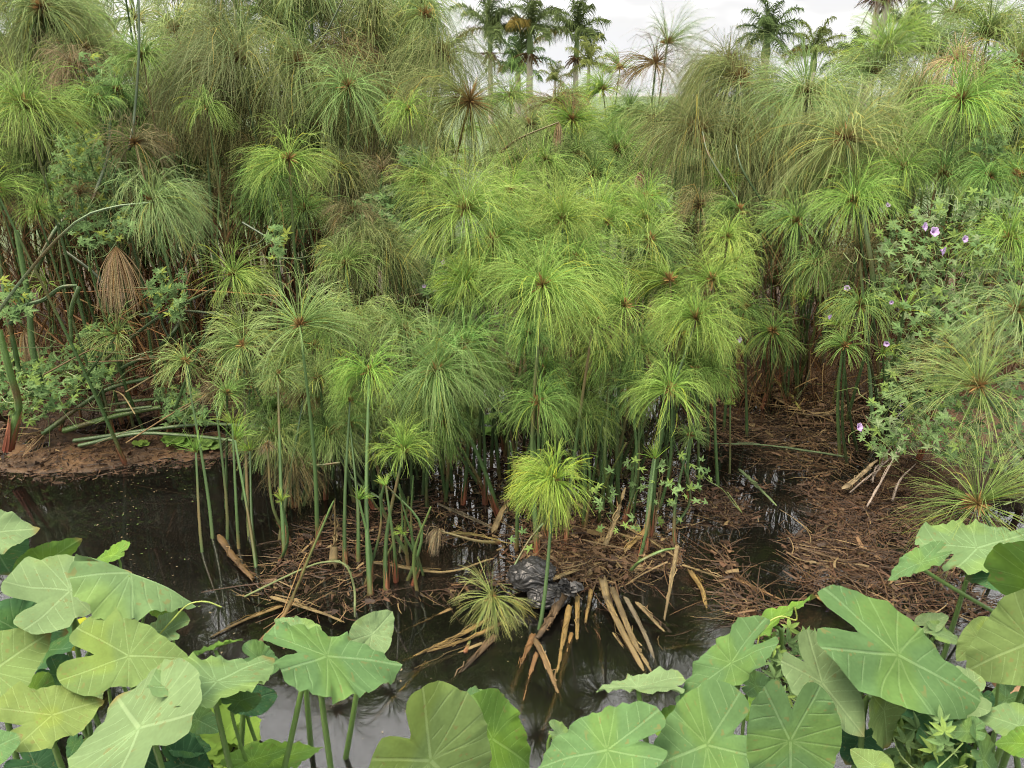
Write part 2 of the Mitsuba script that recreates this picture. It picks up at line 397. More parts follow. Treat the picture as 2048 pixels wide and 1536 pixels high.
#  x, y, visible radius, kind, distance (0: from the foot), foot (x, y) or None, label        -- pixels of the photograph
HEADS = [
    # --- left stand, upper rows
    (82, 14, 85, 'p', 6.6, None, 'pale papyrus head in the top left corner on a thin leaning stem'),
    (50, 215, 118, 'b', 5.2, None, 'big bright green mop of papyrus at the left edge below the corner'),
    (-12, 375, 70, 'b', 4.6, None, 'bright papyrus head half cut off by the left edge'),
    (285, 112, 66, 'g', 5.9, None, 'dark green papyrus head with a brown heart hanging on the tall vertical stem'),
    (150, 134, 62, 'n', 6.0, None, 'dull purplish brown papyrus head left of the tall vertical stem'),
    (195, 198, 52, 'g', 5.6, None, 'small green papyrus head with dark heart under the purplish brown one'),
    (234, 180, 46, 'g', 5.7, None, 'small fresh green papyrus head beside the tall vertical stem'),
    (160, 250, 42, 'g', 5.6, None, 'small dark papyrus head with a red heart above the vine leaves'),
    (407, 128, 100, 'o', 6.3, None, 'faded olive papyrus head left of the one with a dark brown heart'),
    (480, 124, 105, 'o', 6.0, None, 'olive papyrus mop with a dark brown heart in the upper left stand'),
    (598, 132, 95, 'o', 6.1, None, 'greyish olive papyrus mop with long hanging rays, right of the dark hearted one'),
    (425, 52, 85, 'p', 6.9, None, 'pale papyrus head at the top, above the olive mops'),
    (556, 52, 85, 'p', 6.9, None, 'pale papyrus head with a tan heart near the top edge'),
    (688, 104, 75, 'n', 6.5, None, 'brownish papyrus head with a dark red heart beside a bare slanting stem'),
    (697, 174, 105, 'p', 5.7, None, 'light green papyrus mop with pale shining upper rays'),
    (414, 214, 56, 'g', 5.5, None, 'compact green papyrus mop hanging below the olive heads'),
    (270, 286, 64, 'n', 5.3, None, 'small dome of brownish green papyrus on the tall vertical stem foot'),
    (578, 318, 98, 'b', 4.9, None, 'large bright green papyrus mop in the middle of the left stand'),
    (536, 354, 72, 'g', 5.0, None, 'papyrus head tucked into the lower left of the large bright mop'),
    (610, 420, 72, 'g', 5.2, None, 'dark green papyrus head hanging beneath the large bright mop'),
    (96, 376, 46, 'g', 5.3, None, 'small green papyrus head low in the left stand beside a thick stem'),
    (76, 424, 44, 'g', 5.1, None, 'dark green papyrus tuft low in the left stand'),
    (158, 386, 30, 'n', 5.4, None, 'small browning papyrus head among vine leaves'),
    (940, 202, 135, 'o', 5.6, (800, 790), 'wide olive papyrus umbrella on a slanting stem at the right end of the left stand'),
    (885, 110, 84, 'o', 6.2, (760, 790), 'olive papyrus head with a rusty heart seen against the sky'),
    (850, 28, 78, 'p', 6.7, None, 'pale papyrus head at the top edge left of the palms'),
    (748, 74, 80, 'p', 6.7, None, 'pale papyrus head with a tan star heart near the top'),
    (800, 40, 80, 'p', 7.0, None, 'pale papyrus head between two others at the top edge'),
    (818, 222, 66, 'b', 5.3, None, 'bright green papyrus dome beside the wide olive umbrella'),
    (705, 425, 62, 'n', 5.0, None, 'brownish papyrus head over dark vine leaves'),
    (765, 341, 42, 'n', 5.3, None, 'small papyrus head with a red brown heart in the shade'),
    (726, 478, 66, 'o', 4.9, None, 'dark olive papyrus head below the brownish one'),
    (772, 508, 70, 'o', 4.9, None, 'dark olive papyrus head next to the purple flowers'),
    (690, 530, 80, 'g', 4.6, None, 'green papyrus umbrella with an orange star heart, left of the dark olive ones'),
    (466, 550, 78, 'b', 4.6, (330, 880), 'yellow green papyrus mop on a long slanting stem'),
    (235, 668, 66, 'x', 4.7, (120, 862), 'round spiky star of bright green papyrus on a slanting stem'),
    (94, 566, 36, 't', 4.9, (105, 760), 'small bright papyrus tuft in the dark left stand'),
    (680, 340, 60, 'o', 5.6, None, 'dark papyrus head in the shade right of the large bright mop'),
    (350, 60, 80, 'p', 7.0, None, 'pale papyrus head beside the tall vertical stem top'),
    (165, 36, 60, 'p', 7.0, None, 'pale papyrus head with a tan heart right of the corner one'),
    (640, 20, 85, 'p', 7.2, None, 'pale papyrus head at the top where the sky peeps through'),
    (500, 215, 90, 'o', 6.2, None, 'grey olive papyrus mop behind the compact green one'),
    (650, 250, 90, 'o', 6.0, None, 'long hanging olive papyrus mop above the large bright mop'),
    (780, 190, 90, 'o', 6.1, None, 'olive papyrus mop behind the bright green dome'),
    # --- gap in the middle
    (1020, 196, 64, 'b', 8.6, None, 'bright papyrus head at the foot of the white palm trunk'),
    (1112, 206, 66, 'n', 8.2, None, 'brownish papyrus head right of the white palm trunk'),
    (1206, 180, 52, 'b', 9.5, None, 'bright papyrus dome below the right royal palm'),
    (1145, 240, 66, 'b', 7.6, None, 'bright papyrus dome behind the dead tan head'),
    (1143, 196, 42, 'p', 10.5, None, 'far pale papyrus head under the palms'),
    (1240, 136, 46, 'h', 9.6, None, 'thin papyrus head with upright rays against the sky'),
    (1335, 86, 76, 'h', 7.8, None, 'spidery papyrus head standing highest against the sky'),
    (1312, 126, 80, 'n', 7.6, None, 'brownish papyrus head just below the spidery one'),
    (1258, 226, 66, 'g', 7.8, None, 'green papyrus dome left of the pale one by a dark heart'),
    (1308, 236, 70, 'p', 7.2, None, 'pale papyrus dome with a blackish heart'),
    (1092, 322, 72, 'b', 6.4, None, 'bright green papyrus dome with straight hanging rays above the big middle mass'),
    (1155, 314, 72, 'g', 6.7, None, 'loose papyrus head right of the straight hanging dome'),
    (1186, 350, 74, 'g', 6.2, None, 'papyrus head with a tan star heart left of the dead twisted one'),
    (1235, 300, 80, 'g', 6.9, None, 'green papyrus head behind the dead twisted stalk'),
    (1060, 250, 70, 'p', 8.0, None, 'pale papyrus head over the leaning stem of the dead tan head'),
    # --- big bright middle mass
    (850, 360, 82, 'b', 5.0, None, 'bright papyrus head at the upper left of the middle mass'),
    (930, 418, 140, 'b', 4.7, (1010, 900), 'great bright papyrus mop with tan drooping bracts'),
    (1020, 384, 90, 'b', 5.1, None, 'bright papyrus head behind the great bright mop'),
    (985, 482, 120, 'b', 4.6, (1030, 930), 'bright papyrus mop below the great one'),
    (1105, 440, 110, 'b', 4.9, None, 'bright papyrus mop in the top of the middle mass'),
    (1195, 430, 110, 'b', 5.0, None, 'bright papyrus mop in the top right of the middle mass'),
    (1150, 520, 110, 'b', 4.5, None, 'bright papyrus mop above the tallest middle head'),
    (1300, 480, 88, 'h', 4.7, (1290, 900), 'spidery papyrus head with pale upright rays on a dark stem'),
    (1255, 414, 70, 'g', 5.2, None, 'small papyrus head under the dead twisted stalk'),
    (1295, 392, 62, 'b', 5.3, None, 'bright papyrus head right below the dead twisted stalk'),
    (1085, 572, 145, 'b', 3.9, (1075, 1120), 'tall bright papyrus mop in the middle with a dark straight stem'),
    (1186, 646, 96, 'b', 3.9, (1130, 1100), 'bright papyrus mop right below the tall middle one'),
    (1250, 612, 92, 'b', 4.1, (1240, 1020), 'bright papyrus mop with a dark heart right of the tall middle one'),
    (1392, 638, 118, 'b', 4.1, (1290, 1120), 'big bright papyrus mop at the right of the middle mass'),
    (1340, 560, 100, 'b', 4.5, None, 'bright papyrus mop behind the big right one'),
    (1425, 560, 90, 'b', 4.6, None, 'bright papyrus mop at the top right of the big right one'),
    (1340, 780, 100, 'b', 3.8, (1300, 1090), 'neat papyrus umbrella with an orange heart over bare stems'),
    (1262, 780, 64, 'g', 4.1, (1240, 1060), 'papyrus head half hidden behind the neat umbrella'),
    (1076, 806, 92, 'g', 3.8, (1100, 1090), 'airy papyrus umbrella crossed by the dark straight stem'),
    (1162, 836, 84, 'g', 4.0, (1165, 1060), 'airy papyrus head right of the crossed umbrella'),
    (1044, 696, 34, 't', 4.3, (1050, 900), 'small upright papyrus tuft with an orange base under the middle mass'),
    (1108, 962, 92, 'y', 3.35, (1056, 1262), 'brilliant yellow green papyrus mop low in front'),
    (1310, 918, 36, 't', 3.8, (1275, 1130), 'small bright papyrus tuft among the bare stems'),
    (1425, 745, 68, 'b', 4.4, (1380, 1000), 'bright papyrus head below the big right mop'),
    (1380, 872, 40, 'g', 4.0, (1350, 1090), 'little papyrus head at the end of the bare stems'),
    (1190, 560, 90, 'b', 4.6, None, 'bright papyrus mop behind the dark hearted one'),
    (940, 560, 90, 'b', 4.6, None, 'bright papyrus mop beside the arching pale stem'),
    # --- left front group
    (600, 650, 112, 'h', 3.9, (635, 1090), 'wide spidery papyrus umbrella on a tall thin stem'),
    (370, 724, 66, 'h', 4.2, (415, 1085), 'flat spidery papyrus umbrella at the left of the front group'),
    (490, 665, 70, 'h', 4.4, None, 'spidery papyrus head behind the flat umbrella'),
    (488, 736, 66, 'h', 4.3, (500, 1070), 'spidery papyrus head with a pale heart'),
    (580, 708, 44, 'g', 4.3, None, 'small papyrus head with an orange heart under the wide umbrella'),
    (556, 752, 66, 'h', 4.1, (570, 1110), 'papyrus head with a yellow base over two thin stems'),
    (430, 792, 42, 'n', 4.1, (440, 1080), 'shrivelled brownish papyrus head on a grey green stem'),
    (608, 792, 36, 'n', 4.2, (560, 1080), 'small papyrus head with rust coloured heart on a slanting stem'),
    (700, 802, 52, 'g', 3.9, (690, 1130), 'small star shaped papyrus head left of the orange hearted one'),
    (700, 848, 46, 'g', 4.0, (715, 1120), 'small papyrus head with tan heart under the star shaped one'),
    (738, 745, 92, 'b', 3.8, (742, 1190), 'papyrus umbrella with an orange heart on a dark upright stem'),
    (872, 742, 138, 'g', 4.0, (1000, 1040), 'largest papyrus mop of the front, on a slanting stem to the right'),
    (930, 690, 105, 'g', 4.2, None, 'papyrus mop right behind the largest front mop'),
    (810, 660, 100, 'h', 4.4, None, 'loose papyrus head with white glinting rays above the largest front mop'),
    (720, 640, 90, 'h', 4.5, None, 'loose papyrus head between the wide umbrella and the largest mop'),
    (808, 902, 78, 'b', 3.6, (775, 1180), 'yellow green papyrus umbrella low in the front group'),
    (470, 880, 58, 't', 3.9, (510, 1140), 'bright feathery papyrus tuft over the left front stems'),
    (465, 846, 40, 't', 4.0, (480, 1090), 'feathery papyrus tuft just above the bright one'),
    (392, 905, 42, 't', 3.95, (418, 1100), 'upright bright papyrus tuft near the fallen pale stems'),
    (500, 902, 36, 't', 4.0, (520, 1130), 'yellowish papyrus tuft on the far side of the feathery one'),
    (535, 892, 20, 'n', 3.9, (585, 1080), 'tiny brown papyrus head on a slanting thin stem'),
    (590, 930, 72, 'n', 4.1, (590, 1010), 'withering brown papyrus head close to the water'),
    (564, 1002, 24, 't', 3.6, (548, 1120), 'tiny bright papyrus tuft low over the water left of the stems'),
    (772, 972, 26, 't', 3.5, (790, 1160), 'tiny papyrus tuft under the low yellow green umbrella'),
    (718, 1000, 30, 't', 3.5, (735, 1180), 'small spiky papyrus tuft left of the low umbrella'),
    (806, 1066, 20, 't', 3.35, (815, 1170), 'lowest tiny papyrus tuft between the reddish stem bases'),
    (640, 760, 84, 'h', 4.2, None, 'loose papyrus head in the thick of the left front group'),
    (660, 870, 84, 'g', 4.2, None, 'dim papyrus head low inside the left front group'),
    (560, 820, 84, 'g', 4.4, None, 'dim papyrus head over small ground leaves'),
    (960, 760, 84, 'g', 4.3, None, 'papyrus head filling the space right of the largest front mop'),
    (890, 850, 80, 'g', 4.1, None, 'hanging papyrus head under the largest front mop'),
    # --- right stand
    (1456, 128, 80, 'o', 7.0, None, 'grey olive papyrus head with an orange brown heart at the skyline'),
    (1478, 160, 100, 'o', 6.6, None, 'grey olive papyrus head with a dark heart and pale top rays'),
    (1394, 264, 95, 'o', 6.3, (1510, 700), 'dark olive papyrus head on a dark slanting stem'),
    (1462, 276, 95, 'o', 6.5, (1530, 690), 'dim olive papyrus head with a yellowish heart'),
    (1614, 190, 140, 'p', 6.3, (1560, 780), 'pale papyrus mop with upright silvery rays'),
    (1692, 278, 150, 'p', 5.6, (1745, 900), 'largest pale papyrus mop of the right stand with a brown heart'),
    (1835, 188, 95, 'p', 6.2, None, 'pale papyrus head with a tan heart left of the bright hanging dome'),
    (1748, 146, 82, 'p', 6.9, None, 'pale papyrus head with a yellow heart below the leaning palm trunks'),
    (1776, 98, 82, 'b', 7.0, None, 'bright green papyrus head in front of the leaning palm trunks'),
    (1905, 30, 88, 'h', 7.2, None, 'thin papyrus umbrella at the top right against the sky'),
    (1976, 74, 90, 'p', 6.8, None, 'pale papyrus head with a rusty heart near the top right corner'),
    (1924, 200, 105, 'b', 5.4, None, 'bright papyrus dome hanging over dark green leaves on the right'),
    (1800, 292, 74, 'p', 5.6, None, 'faint papyrus head right of the largest pale mop'),
    (1806, 336, 66, 'g', 5.3, None, 'narrow drooping papyrus head over the vine'),
    (1886, 346, 72, 'g', 5.3, None, 'papyrus head with a rusty heart above the flowering vine'),
    (1708, 402, 95, 'b', 4.8, (1760, 900), 'bright dome shaped papyrus head with tan bracts on a thick pale stem'),
    (1594, 444, 76, 'g', 5.4, (1590, 770), 'papyrus head with an orange heart left of the bright dome'),
    (1400, 412, 66, 'n', 5.8, None, 'dark papyrus head with a red heart under slanting stems'),
    (1445, 360, 46, 'b', 6.2, None, 'small bright papyrus head among the slanting stems'),
    (1455, 476, 72, 'b', 4.9, (1420, 900), 'bright papyrus head with a yellow heart right of the middle mass'),
    (1636, 528, 70, 'g', 5.1, (1600, 780), 'yellowish papyrus mop over bare green stems'),
    (1608, 598, 34, 't', 5.4, (1612, 770), 'narrow upright papyrus tuft between bare stems'),
    (1722, 504, 84, 'n', 5.0, None, 'dark brownish papyrus mop hanging behind the thick pale stem'),
    (1720, 612, 72, 'g', 4.6, (1770, 900), 'papyrus head with a red brown heart beside the vine'),
    (1682, 652, 50, 't', 4.5, (1720, 910), 'bright flat papyrus umbrella, the upper of two stacked ones'),
    (1690, 692, 52, 'g', 4.4, (1700, 930), 'bright flat papyrus umbrella, the lower of two stacked ones'),
    (1808, 622, 52, 't', 4.4, (1780, 930), 'upright fan of bright papyrus in front of the vine'),
    (1766, 708, 34, 't', 4.4, (1790, 920), 'small papyrus tuft with orange base low beside the vine'),
    (1545, 660, 66, 'g', 5.0, (1520, 800), 'papyrus mop beside the bundle of dark stems'),
    (2018, 480, 98, 'b', 4.6, None, 'bright papyrus mop at the right edge beside the purple flowers'),
    (1978, 354, 62, 'g', 5.0, None, 'papyrus head on a pale stem near the right edge'),
    (2032, 350, 62, 'g', 5.1, None, 'papyrus head with an orange heart at the right edge'),
    (2036, 622, 105, 'p', 4.1, None, 'wide pale papyrus mop at the right edge over the vine'),
    (1960, 772, 140, 'x', 3.9, (2075, 960), 'wide starburst of papyrus rays with a reddish heart on the right'),
    (1956, 1008, 150, 'x', 3.1, (2060, 1200), 'lowest papyrus starburst at the right, over the taro leaves'),
    (1460, 810, 14, 't', 4.75, (1457, 945), 'tiny lone papyrus seedling standing in open water'),
    (1358, 240, 76, 'p', 7.0, None, 'pale papyrus head left of the dark slanting stem'),
    (1545, 195, 72, 'p', 7.4, None, 'pale papyrus head under the large right palm'),
    (1660, 195, 72, 'p', 7.4, None, 'pale papyrus head under the low palm'),
    (1540, 330, 95, 'o', 6.4, None, 'long hanging olive papyrus mop over the bundle of dark stems'),
    (1600, 300, 90, 'o', 6.3, None, 'olive papyrus mop left of the largest pale one'),
    (1850, 100, 90, 'p', 7.0, None, 'pale papyrus head left of the rusty hearted corner one'),
    (2040, 130, 100, 'p', 6.3, None, 'pale papyrus head against the right edge near the top'),
    (2040, 250, 90, 'o', 5.8, None, 'dim papyrus head against the right edge beside the bright dome'),
    (1480, 420, 66, 'g', 5.6, None, 'green papyrus head over the gap with dark stems'),
    (1655, 360, 70, 'g', 5.9, None, 'papyrus head between the largest pale mop and the bright dome'),
]
MARKS = [(270, 120, 'the tall vertical stem'), (60, 40, 'the top left corner'), (578, 318, 'the large bright left mop'), (235, 560, 'the hanging straw coloured mop'), (305, 405, 'the arching left stem head'), (940, 202, 'the wide olive umbrella'),
         (480, 124, 'the dark hearted olive mop'), (697, 174, 'the shining light green mop'), (560, 20, 'the top edge over the left stand'), (760, 60, 'the top of the left stand'), (1060, 120, 'the white palm trunk'), (1335, 86, 'the spidery skyline head'),
         (1092, 322, 'the straight hanging dome'), (930, 418, 'the great bright mop'), (1085, 572, 'the tall middle mop'), (1392, 638, 'the big right mop'), (872, 742, 'the largest front mop'), (600, 650, 'the wide spidery umbrella'),
         (808, 902, 'the low yellow green umbrella'), (1692, 278, 'the largest pale mop'), (1614, 190, 'the silvery rayed mop'), (1924, 200, 'the bright dome on the right'), (1708, 402, 'the dome with tan bracts'), (1880, 480, 'the purple flowers'), (1535, 80, 'the broad dark palm'),
         (1790, 60, 'the leaning palm trunks'), (2000, 40, 'the top right corner'), (1394, 264, 'the dark slanting stem head'), (690, 530, 'the orange hearted umbrella'), (120, 300, 'the big left edge mop')]
ADJ = {'o': 'olive', 'p': 'pale', 'n': 'brownish', 'g': 'green', 'b': 'bright', 'h': 'airy'}


def locate(x, y):
    d = [(math.hypot(x - a, (y - b) * 1.2), a, b, t) for a, b, t in MARKS]
    d, a, b, t = min(d)
    rel = ('right of' if x > a else 'left of') if abs(x - a) > abs(y - b) else ('below' if y > b else 'above')
    return ('just ' if d < 70 else '' if d < 140 else 'well ') + rel + ' ' + t


for x, y, r, kind, Y, foot, label in HEADS:
    rng = np.random.default_rng(int(x * 31 + y * 7) + 5000)
    c = atY(x, y, Y)
    dist = np.linalg.norm(c - np.array([0, 0, H]))
    L = r * KINDS[kind][5] * dist / F
    if foot:
        q0 = atZ(*foot); gz = min(ground_z(q0[0], q0[1]), 0.02)           # the foot in the picture is where the stem meets the water
        base = q0 + (q0 - c) * ((.03 - gz) / max(c[2] - q0[2], .1))
    else:
        base = stalk_base(c, Y + rng.uniform(-.1, .35), rng)
    n = KINDS[kind][4] * np.clip(L / .38, .5, 1.25)
    if y < 140 and 1230 < x < 1400: n *= .5
    papyrus(label, c, base, L, kind, rng=rng, n=n)

# heads in the depth of the stands that nothing tells apart
FILL = [
    ('papyrus head in the dense top of the left stand', 'papyrus in the dense top of the left stand', [(-60, -60), (860, -70), (850, 150), (800, 260), (-60, 330)], (6.6, 8.0), 58, 'opop', .46),
    ('papyrus head in the dense top of the right stand', 'papyrus in the dense top of the right stand', [(1380, 265), (1480, 260), (1700, 250), (1800, 185), (2110, 90), (2110, 380), (1360, 380)], (6.9, 8.4), 34, 'oppg', .42),
    ('papyrus head in the green distance of the middle gap', 'papyrus in the green distance of the middle gap', [(990, 245), (1330, 235), (1340, 360), (990, 380)], (7.6, 12.0), 26, 'gbpb', .38),
    ('airy papyrus head inside the left front group', 'airy papyrus inside the left front group', [(420, 620), (960, 590), (1000, 800), (900, 860), (560, 890), (430, 780)], (4.15, 4.9), 20, 'hgh', .27),
    ('papyrus head in the shade of the left stand', 'papyrus in the shade of the left stand', [(-60, 250), (800, 240), (830, 420), (640, 470), (-60, 420)], (6.0, 7.0), 34, 'onog', .36),
    ('low airy papyrus head near the water in the left front group', 'low airy papyrus in the left front group', [(420, 770), (970, 740), (980, 870), (620, 920), (440, 870)], (4.1, 4.7), 16, 'hgh', .22),
    ('low papyrus head under the middle mass', 'low papyrus under the middle mass', [(1010, 650), (1490, 640), (1470, 860), (1300, 850), (1030, 850)], (4.15, 4.7), 17, 'bgg', .25),
    ('papyrus head inside the bright middle mass', 'papyrus inside the bright middle mass', [(880, 400), (1480, 420), (1500, 680), (1100, 640), (900, 560)], (4.5, 5.4), 20, 'bgb', .30),
]
BACK = []
for label, group, pts, (y0, y1), count, kinds, L in FILL:
    pg = shapely.Polygon(pts); x0, v0, x1, v1 = pg.bounds; k = 0
    rng = np.random.default_rng(count); mass = 'dense top' in label
    while k < count:
        x, y = rng.uniform(x0, x1), rng.uniform(v0, v1)
        if not shapely.contains_xy(pg, x, y): continue
        kind = kinds[k % len(kinds)]; Y = rng.uniform(y0, y1); k += 1
        c = atY(x, y, Y)
        if mass:                                   # the far rows of the stands read as one mass
            b = stalk_base(c, Y + .1, rng); q = KINDS[kind]; v = rng.normal(1, .08)
            BACK.append(umbel(rng, c, nrm(c - b) + [0, 0, .35], L * rng.uniform(.8, 1.15), int(q[4] * 1.05), q[2] * rng.uniform(.7, 1.3), q[3], .0012 + .00026 * Y, np.array(q[0]) * v, np.array(q[1]) * v, K=4, fork=1))
            BACK.append(bracts(rng, c, (0, 0, 1), L, .0035, kind in 'on')); BACK.append(stem_mesh(rng, [b, (b + c) / 2 + rng.normal(0, .03, 3), c], .015, .007, STEM, m=6, sides=4))
            continue
        papyrus(('shaded ' if 'shade' in label else '') + ADJ[kind] + ' ' + label.split(' in')[0].replace('low airy ', 'low ').replace('airy ', '') + ' ' + locate(x, y), c, stalk_base(c, Y + .1, rng), L * rng.uniform(.8, 1.15), kind, group, rng=rng, n=KINDS[kind][4] * .85, sheathed=False)

# what lies behind them all reads as one mass
rng = np.random.default_rng(77)
ms = BACK
for x0, x1, Y0, Y1, zt, count in ((-6.8, -.8, 7.2, 9.0, 2.5, 110), (-1.2, 6.5, 7.2, 9.0, 1.5, 80), (-8.5, -1.3, 8.0, 10.5, 3.9, 120), (2.2, 9.5, 8.4, 11.0, 2.1, 40), (-2, 4.5, 11.5, 17, 1.75, 60), (-26, -6, 12, 22, 3.8, 30), (7, 28, 12, 22, 2.2, 30)):
    for _ in range(count):
        Y = rng.uniform(Y0, Y1); c = np.array([rng.uniform(x0, x1), Y, zt * rng.uniform(.35, 1.0)])
        col, tip, droop, spread, n, _k = KINDS['opgp'[rng.integers(4)]]
        ms.append(umbel(rng, c, (0, 0, 1), .45 * rng.uniform(.8, 1.2), 105, droop, spread, .0016 + .0005 * Y, np.array(col), np.array(tip), K=4, fork=1 if Y < 9 else 0))
        ms.append(stem_mesh(rng, [np.array([c[0] + rng.normal(0, .2), Y + .2, 0]), c * [1, 1, .5], c], .016, .008, STEM, m=4, sides=4))
put('papyrus_thicket', join(ms), 'leaf_thin'); tag('papyrus_thicket', 'mass of papyrus receding behind the stands', 'papyrus', kind='stuff')


# ------------------------------------------------------------------ dead thatch, bare stems and litter
def strands(rng, P0, dirs, Ls, w, col, K=4, sag=.5, wob=.3, level=1.0):
    n = len(P0); P, d = [P0], nrm(dirs)
    wb = rng.normal(size=(n, 3)) * wob * np.array([1, 1, level])
    for k in range(K):
        s = (k + 1) / K
        P.append(P[-1] + nrm(d + np.array([0, 0, -sag]) * s + wb * s) * (Ls / K)[:, None])
    s = np.linspace(0, 1, K + 1)
    return ribbons(np.stack(P, 1), np.outer(w, 1 - .4 * s), np.repeat(col[:, None], K + 1, 1), rng)


BROWNS = np.array([[.056, .033, .018], [.110, .066, .032], [.17, .122, .055], [.034, .021, .013], [.078, .040, .020]])


def browns(rng, n, p=None, lift=1.0):
    return BROWNS[rng.choice(len(BROWNS), n, p=p)] * np.clip(rng.normal(1, .22, (n, 1)), .5, 1.6) * lift


rng = np.random.default_rng(31)
# dead rays and leaf bases that hang inside the stands
for nm, lab, boxes, count in (('dead_thatch', 'brown dead papyrus rays hanging in the dark inside of the left stand', [(-5.2, -1.0, 5.5, 7.6, 1.7)], 6500),
                              ('dead_thatch', 'brown dead papyrus rays hanging in the dark inside of the right stand', [(1.6, 5.4, 5.6, 7.8, 1.5)], 6000),
                              ('dead_thatch', 'brown dead papyrus rays behind the bright middle mass', [(-1.0, 2.0, 5.4, 7.4, 1.0)], 2200)):
    x0, x1, Y0, Y1, zt = boxes[0]
    P0 = np.stack([rng.uniform(x0, x1, count), rng.uniform(Y0, Y1, count), zt * rng.random(count) ** 1.5 + .05], 1)
    d = np.stack([rng.normal(0, .6, count), rng.normal(0, .6, count), -rng.random(count) - .2], 1)
    key = numbered(nm)
    put(key, strands(rng, P0, d, rng.uniform(.15, .55, count), rng.uniform(.0018, .005, count), browns(rng, count), sag=.8), 'leaf_thin')
    tag(key, lab, 'dead leaves', kind='stuff')

# bare stems standing in the stands: one mesh per stand would join countable things, so each is its own
STANDS = [('bare_stalk', 'bare green papyrus stem in the left stand, its head out of sight', 'bare stems in the left stand', (-4.6, -.9), (5.5, 6.8), 26, 2.0),
          ('bare_stalk', 'bare green papyrus stem in the dark bundle of the right stand', 'bare stems in the dark bundle on the right', (1.75, 2.75), (5.9, 6.8), 34, 2.0),
          ('bare_stalk', 'bare green papyrus stem crowded under the middle mass', 'bare stems under the middle mass', (-.05, .95), (3.7, 4.7), 40, .85),
          ('bare_stalk', 'bare green papyrus stem among the reddish stem bases of the left front group', 'bare stems in the left front group', (-.82, -.36), (3.35, 3.75), 9, .60)]
for nm, lab, grp, (x0, x1), (Y0, Y1), count, zt in STANDS:
    for _ in range(count):
        b = np.array([rng.uniform(x0, x1), rng.uniform(Y0, Y1), 0.]); b[2] = ground_z(b[0], b[1]) - .03
        t = b + np.array([rng.normal(0, .10 * zt), rng.normal(0, .10 * zt), zt * rng.uniform(.75, 1.1)])
        key = thing(nm, lab, 'papyrus stem', grp)
        r = rng.uniform(.008, .015)
        put(key, stem_mesh(rng, [b, (b + t) / 2 + rng.normal(0, .05, 3), t], r, r * .42, STEM * rng.uniform(.7, 1.5) + np.array([.02, .01, 0]) * (rng.random() < .2)), 'stem_skin', smooth=True)


def litter(key, pts, count, L, w, z, lab, lift=1.0, p=None, tilt=.05, layers=.012):
    pg = poly_px(pts); x0, y0, x1, y1 = pg.bounds
    P = np.zeros((0, 2))
    while len(P) < count:
        q = rng.uniform((x0, y0), (x1, y1), (2 * count, 2)); P = np.vstack([P, q[shapely.contains_xy(pg, q[:, 0], q[:, 1])]])
    k = meshkit.fbm(np.column_stack([P * 1.9, P[:, 0] * 0]), 3, 8); P = P[k > np.quantile(k, .18)]; P = P[~shapely.contains_xy(poly_px([(1455, 1060), (1530, 1048), (1575, 1120), (1610, 1205), (1540, 1212), (1478, 1150)]), P[:, 0], P[:, 1])][:count]; count = len(P)
    # litter lies in drifts, not evenly
    zz = np.maximum(ground_z(P[:, 0], P[:, 1]) + .004, z) + rng.random(count) ** 2 * layers
    flow = meshkit.noise(np.stack([P[:, 0] * 1.3, P[:, 1] * 1.3, P[:, 0] * 0], -1), 5) * 6.3
    a = flow + rng.normal(0, .9, count)
    d = np.stack([np.cos(a), np.sin(a), rng.normal(0, tilt, count)], 1)
    Ls = rng.uniform(*L, count) * rng.uniform(.4, 1, count)
    wide = np.where(rng.random(count) < .22, rng.uniform(2.5, 5.5, count), 1.0); Ls = np.where(wide > 1, Ls * .35, Ls)
    v, f, c = strands(rng, np.column_stack([P, zz]), d, Ls, rng.uniform(*w, count) * .66 * wide, browns(rng, count, p, lift * .72), K=4, sag=.03, wob=.75, level=.06)
    put(key, (v, f, c), 'dry_skin')
    tag(key, lab, 'plant litter', kind='stuff')


CENTRE = [(480, 1200), (520, 1110), (640, 1050), (860, 1000), (880, 900), (1000, 870), (1300, 900), (1420, 970), (1500, 1090), (1440, 1170), (1300, 1175), (1130, 1180), (1020, 1165), (860, 1195), (640, 1225)]
litter('plant_litter', CENTRE, 6200, (.06, .36), (.0016, .0052), -.002, 'brown rotting papyrus fibres matted around the middle stems')
litter('plant_litter_001', [(1380, 985), (1600, 965), (1800, 950), (1950, 1000), (2060, 1080), (1920, 1115), (1760, 1090), (1700, 1150), (1560, 1060), (1450, 1060)], 5200, (.05, .30), (.0014, .0046), -.001, 'red brown papyrus fibres floating on the right of the pond', p=[.34, .14, .06, .2, .26])
litter('plant_litter_002', [(-200, 885), (150, 862), (470, 850), (540, 890), (490, 935), (300, 948), (110, 970), (-200, 945)], 1700, (.02, .12), (.002, .008), .004, 'crumbly red brown floating scum in front of the left stand', p=[.35, .05, .02, .23, .35], tilt=.04, layers=.012)
litter('plant_litter_003', [(1440, 770), (1560, 780), (1760, 790), (1740, 860), (1600, 850), (1420, 860)], 700, (.1, .5), (.003, .010), .012, 'tan dry litter at the foot of the right stand', p=[.2, .3, .3, .1, .1], layers=.06)
litter('plant_litter_004', [(1400, 1080), (1560, 1060), (1760, 1110), (1900, 1130), (1990, 1240), (1780, 1260), (1640, 1330), (1480, 1250)], 2800, (.08, .40), (.0016, .005), -.004, 'floating brown fibres with gaps of open water on the right', p=[.3, .25, .1, .15, .2], layers=.04)
litter('plant_litter_005', [(1000, 1180), (1420, 1170), (1480, 1260), (1340, 1290), (1150, 1250), (1050, 1230)], 420, (.05, .3), (.0015, .004), -.02, 'dark roots and fibres trailing from the middle clump into the water', p=[.4, .15, .05, .2, .2], layers=.02)
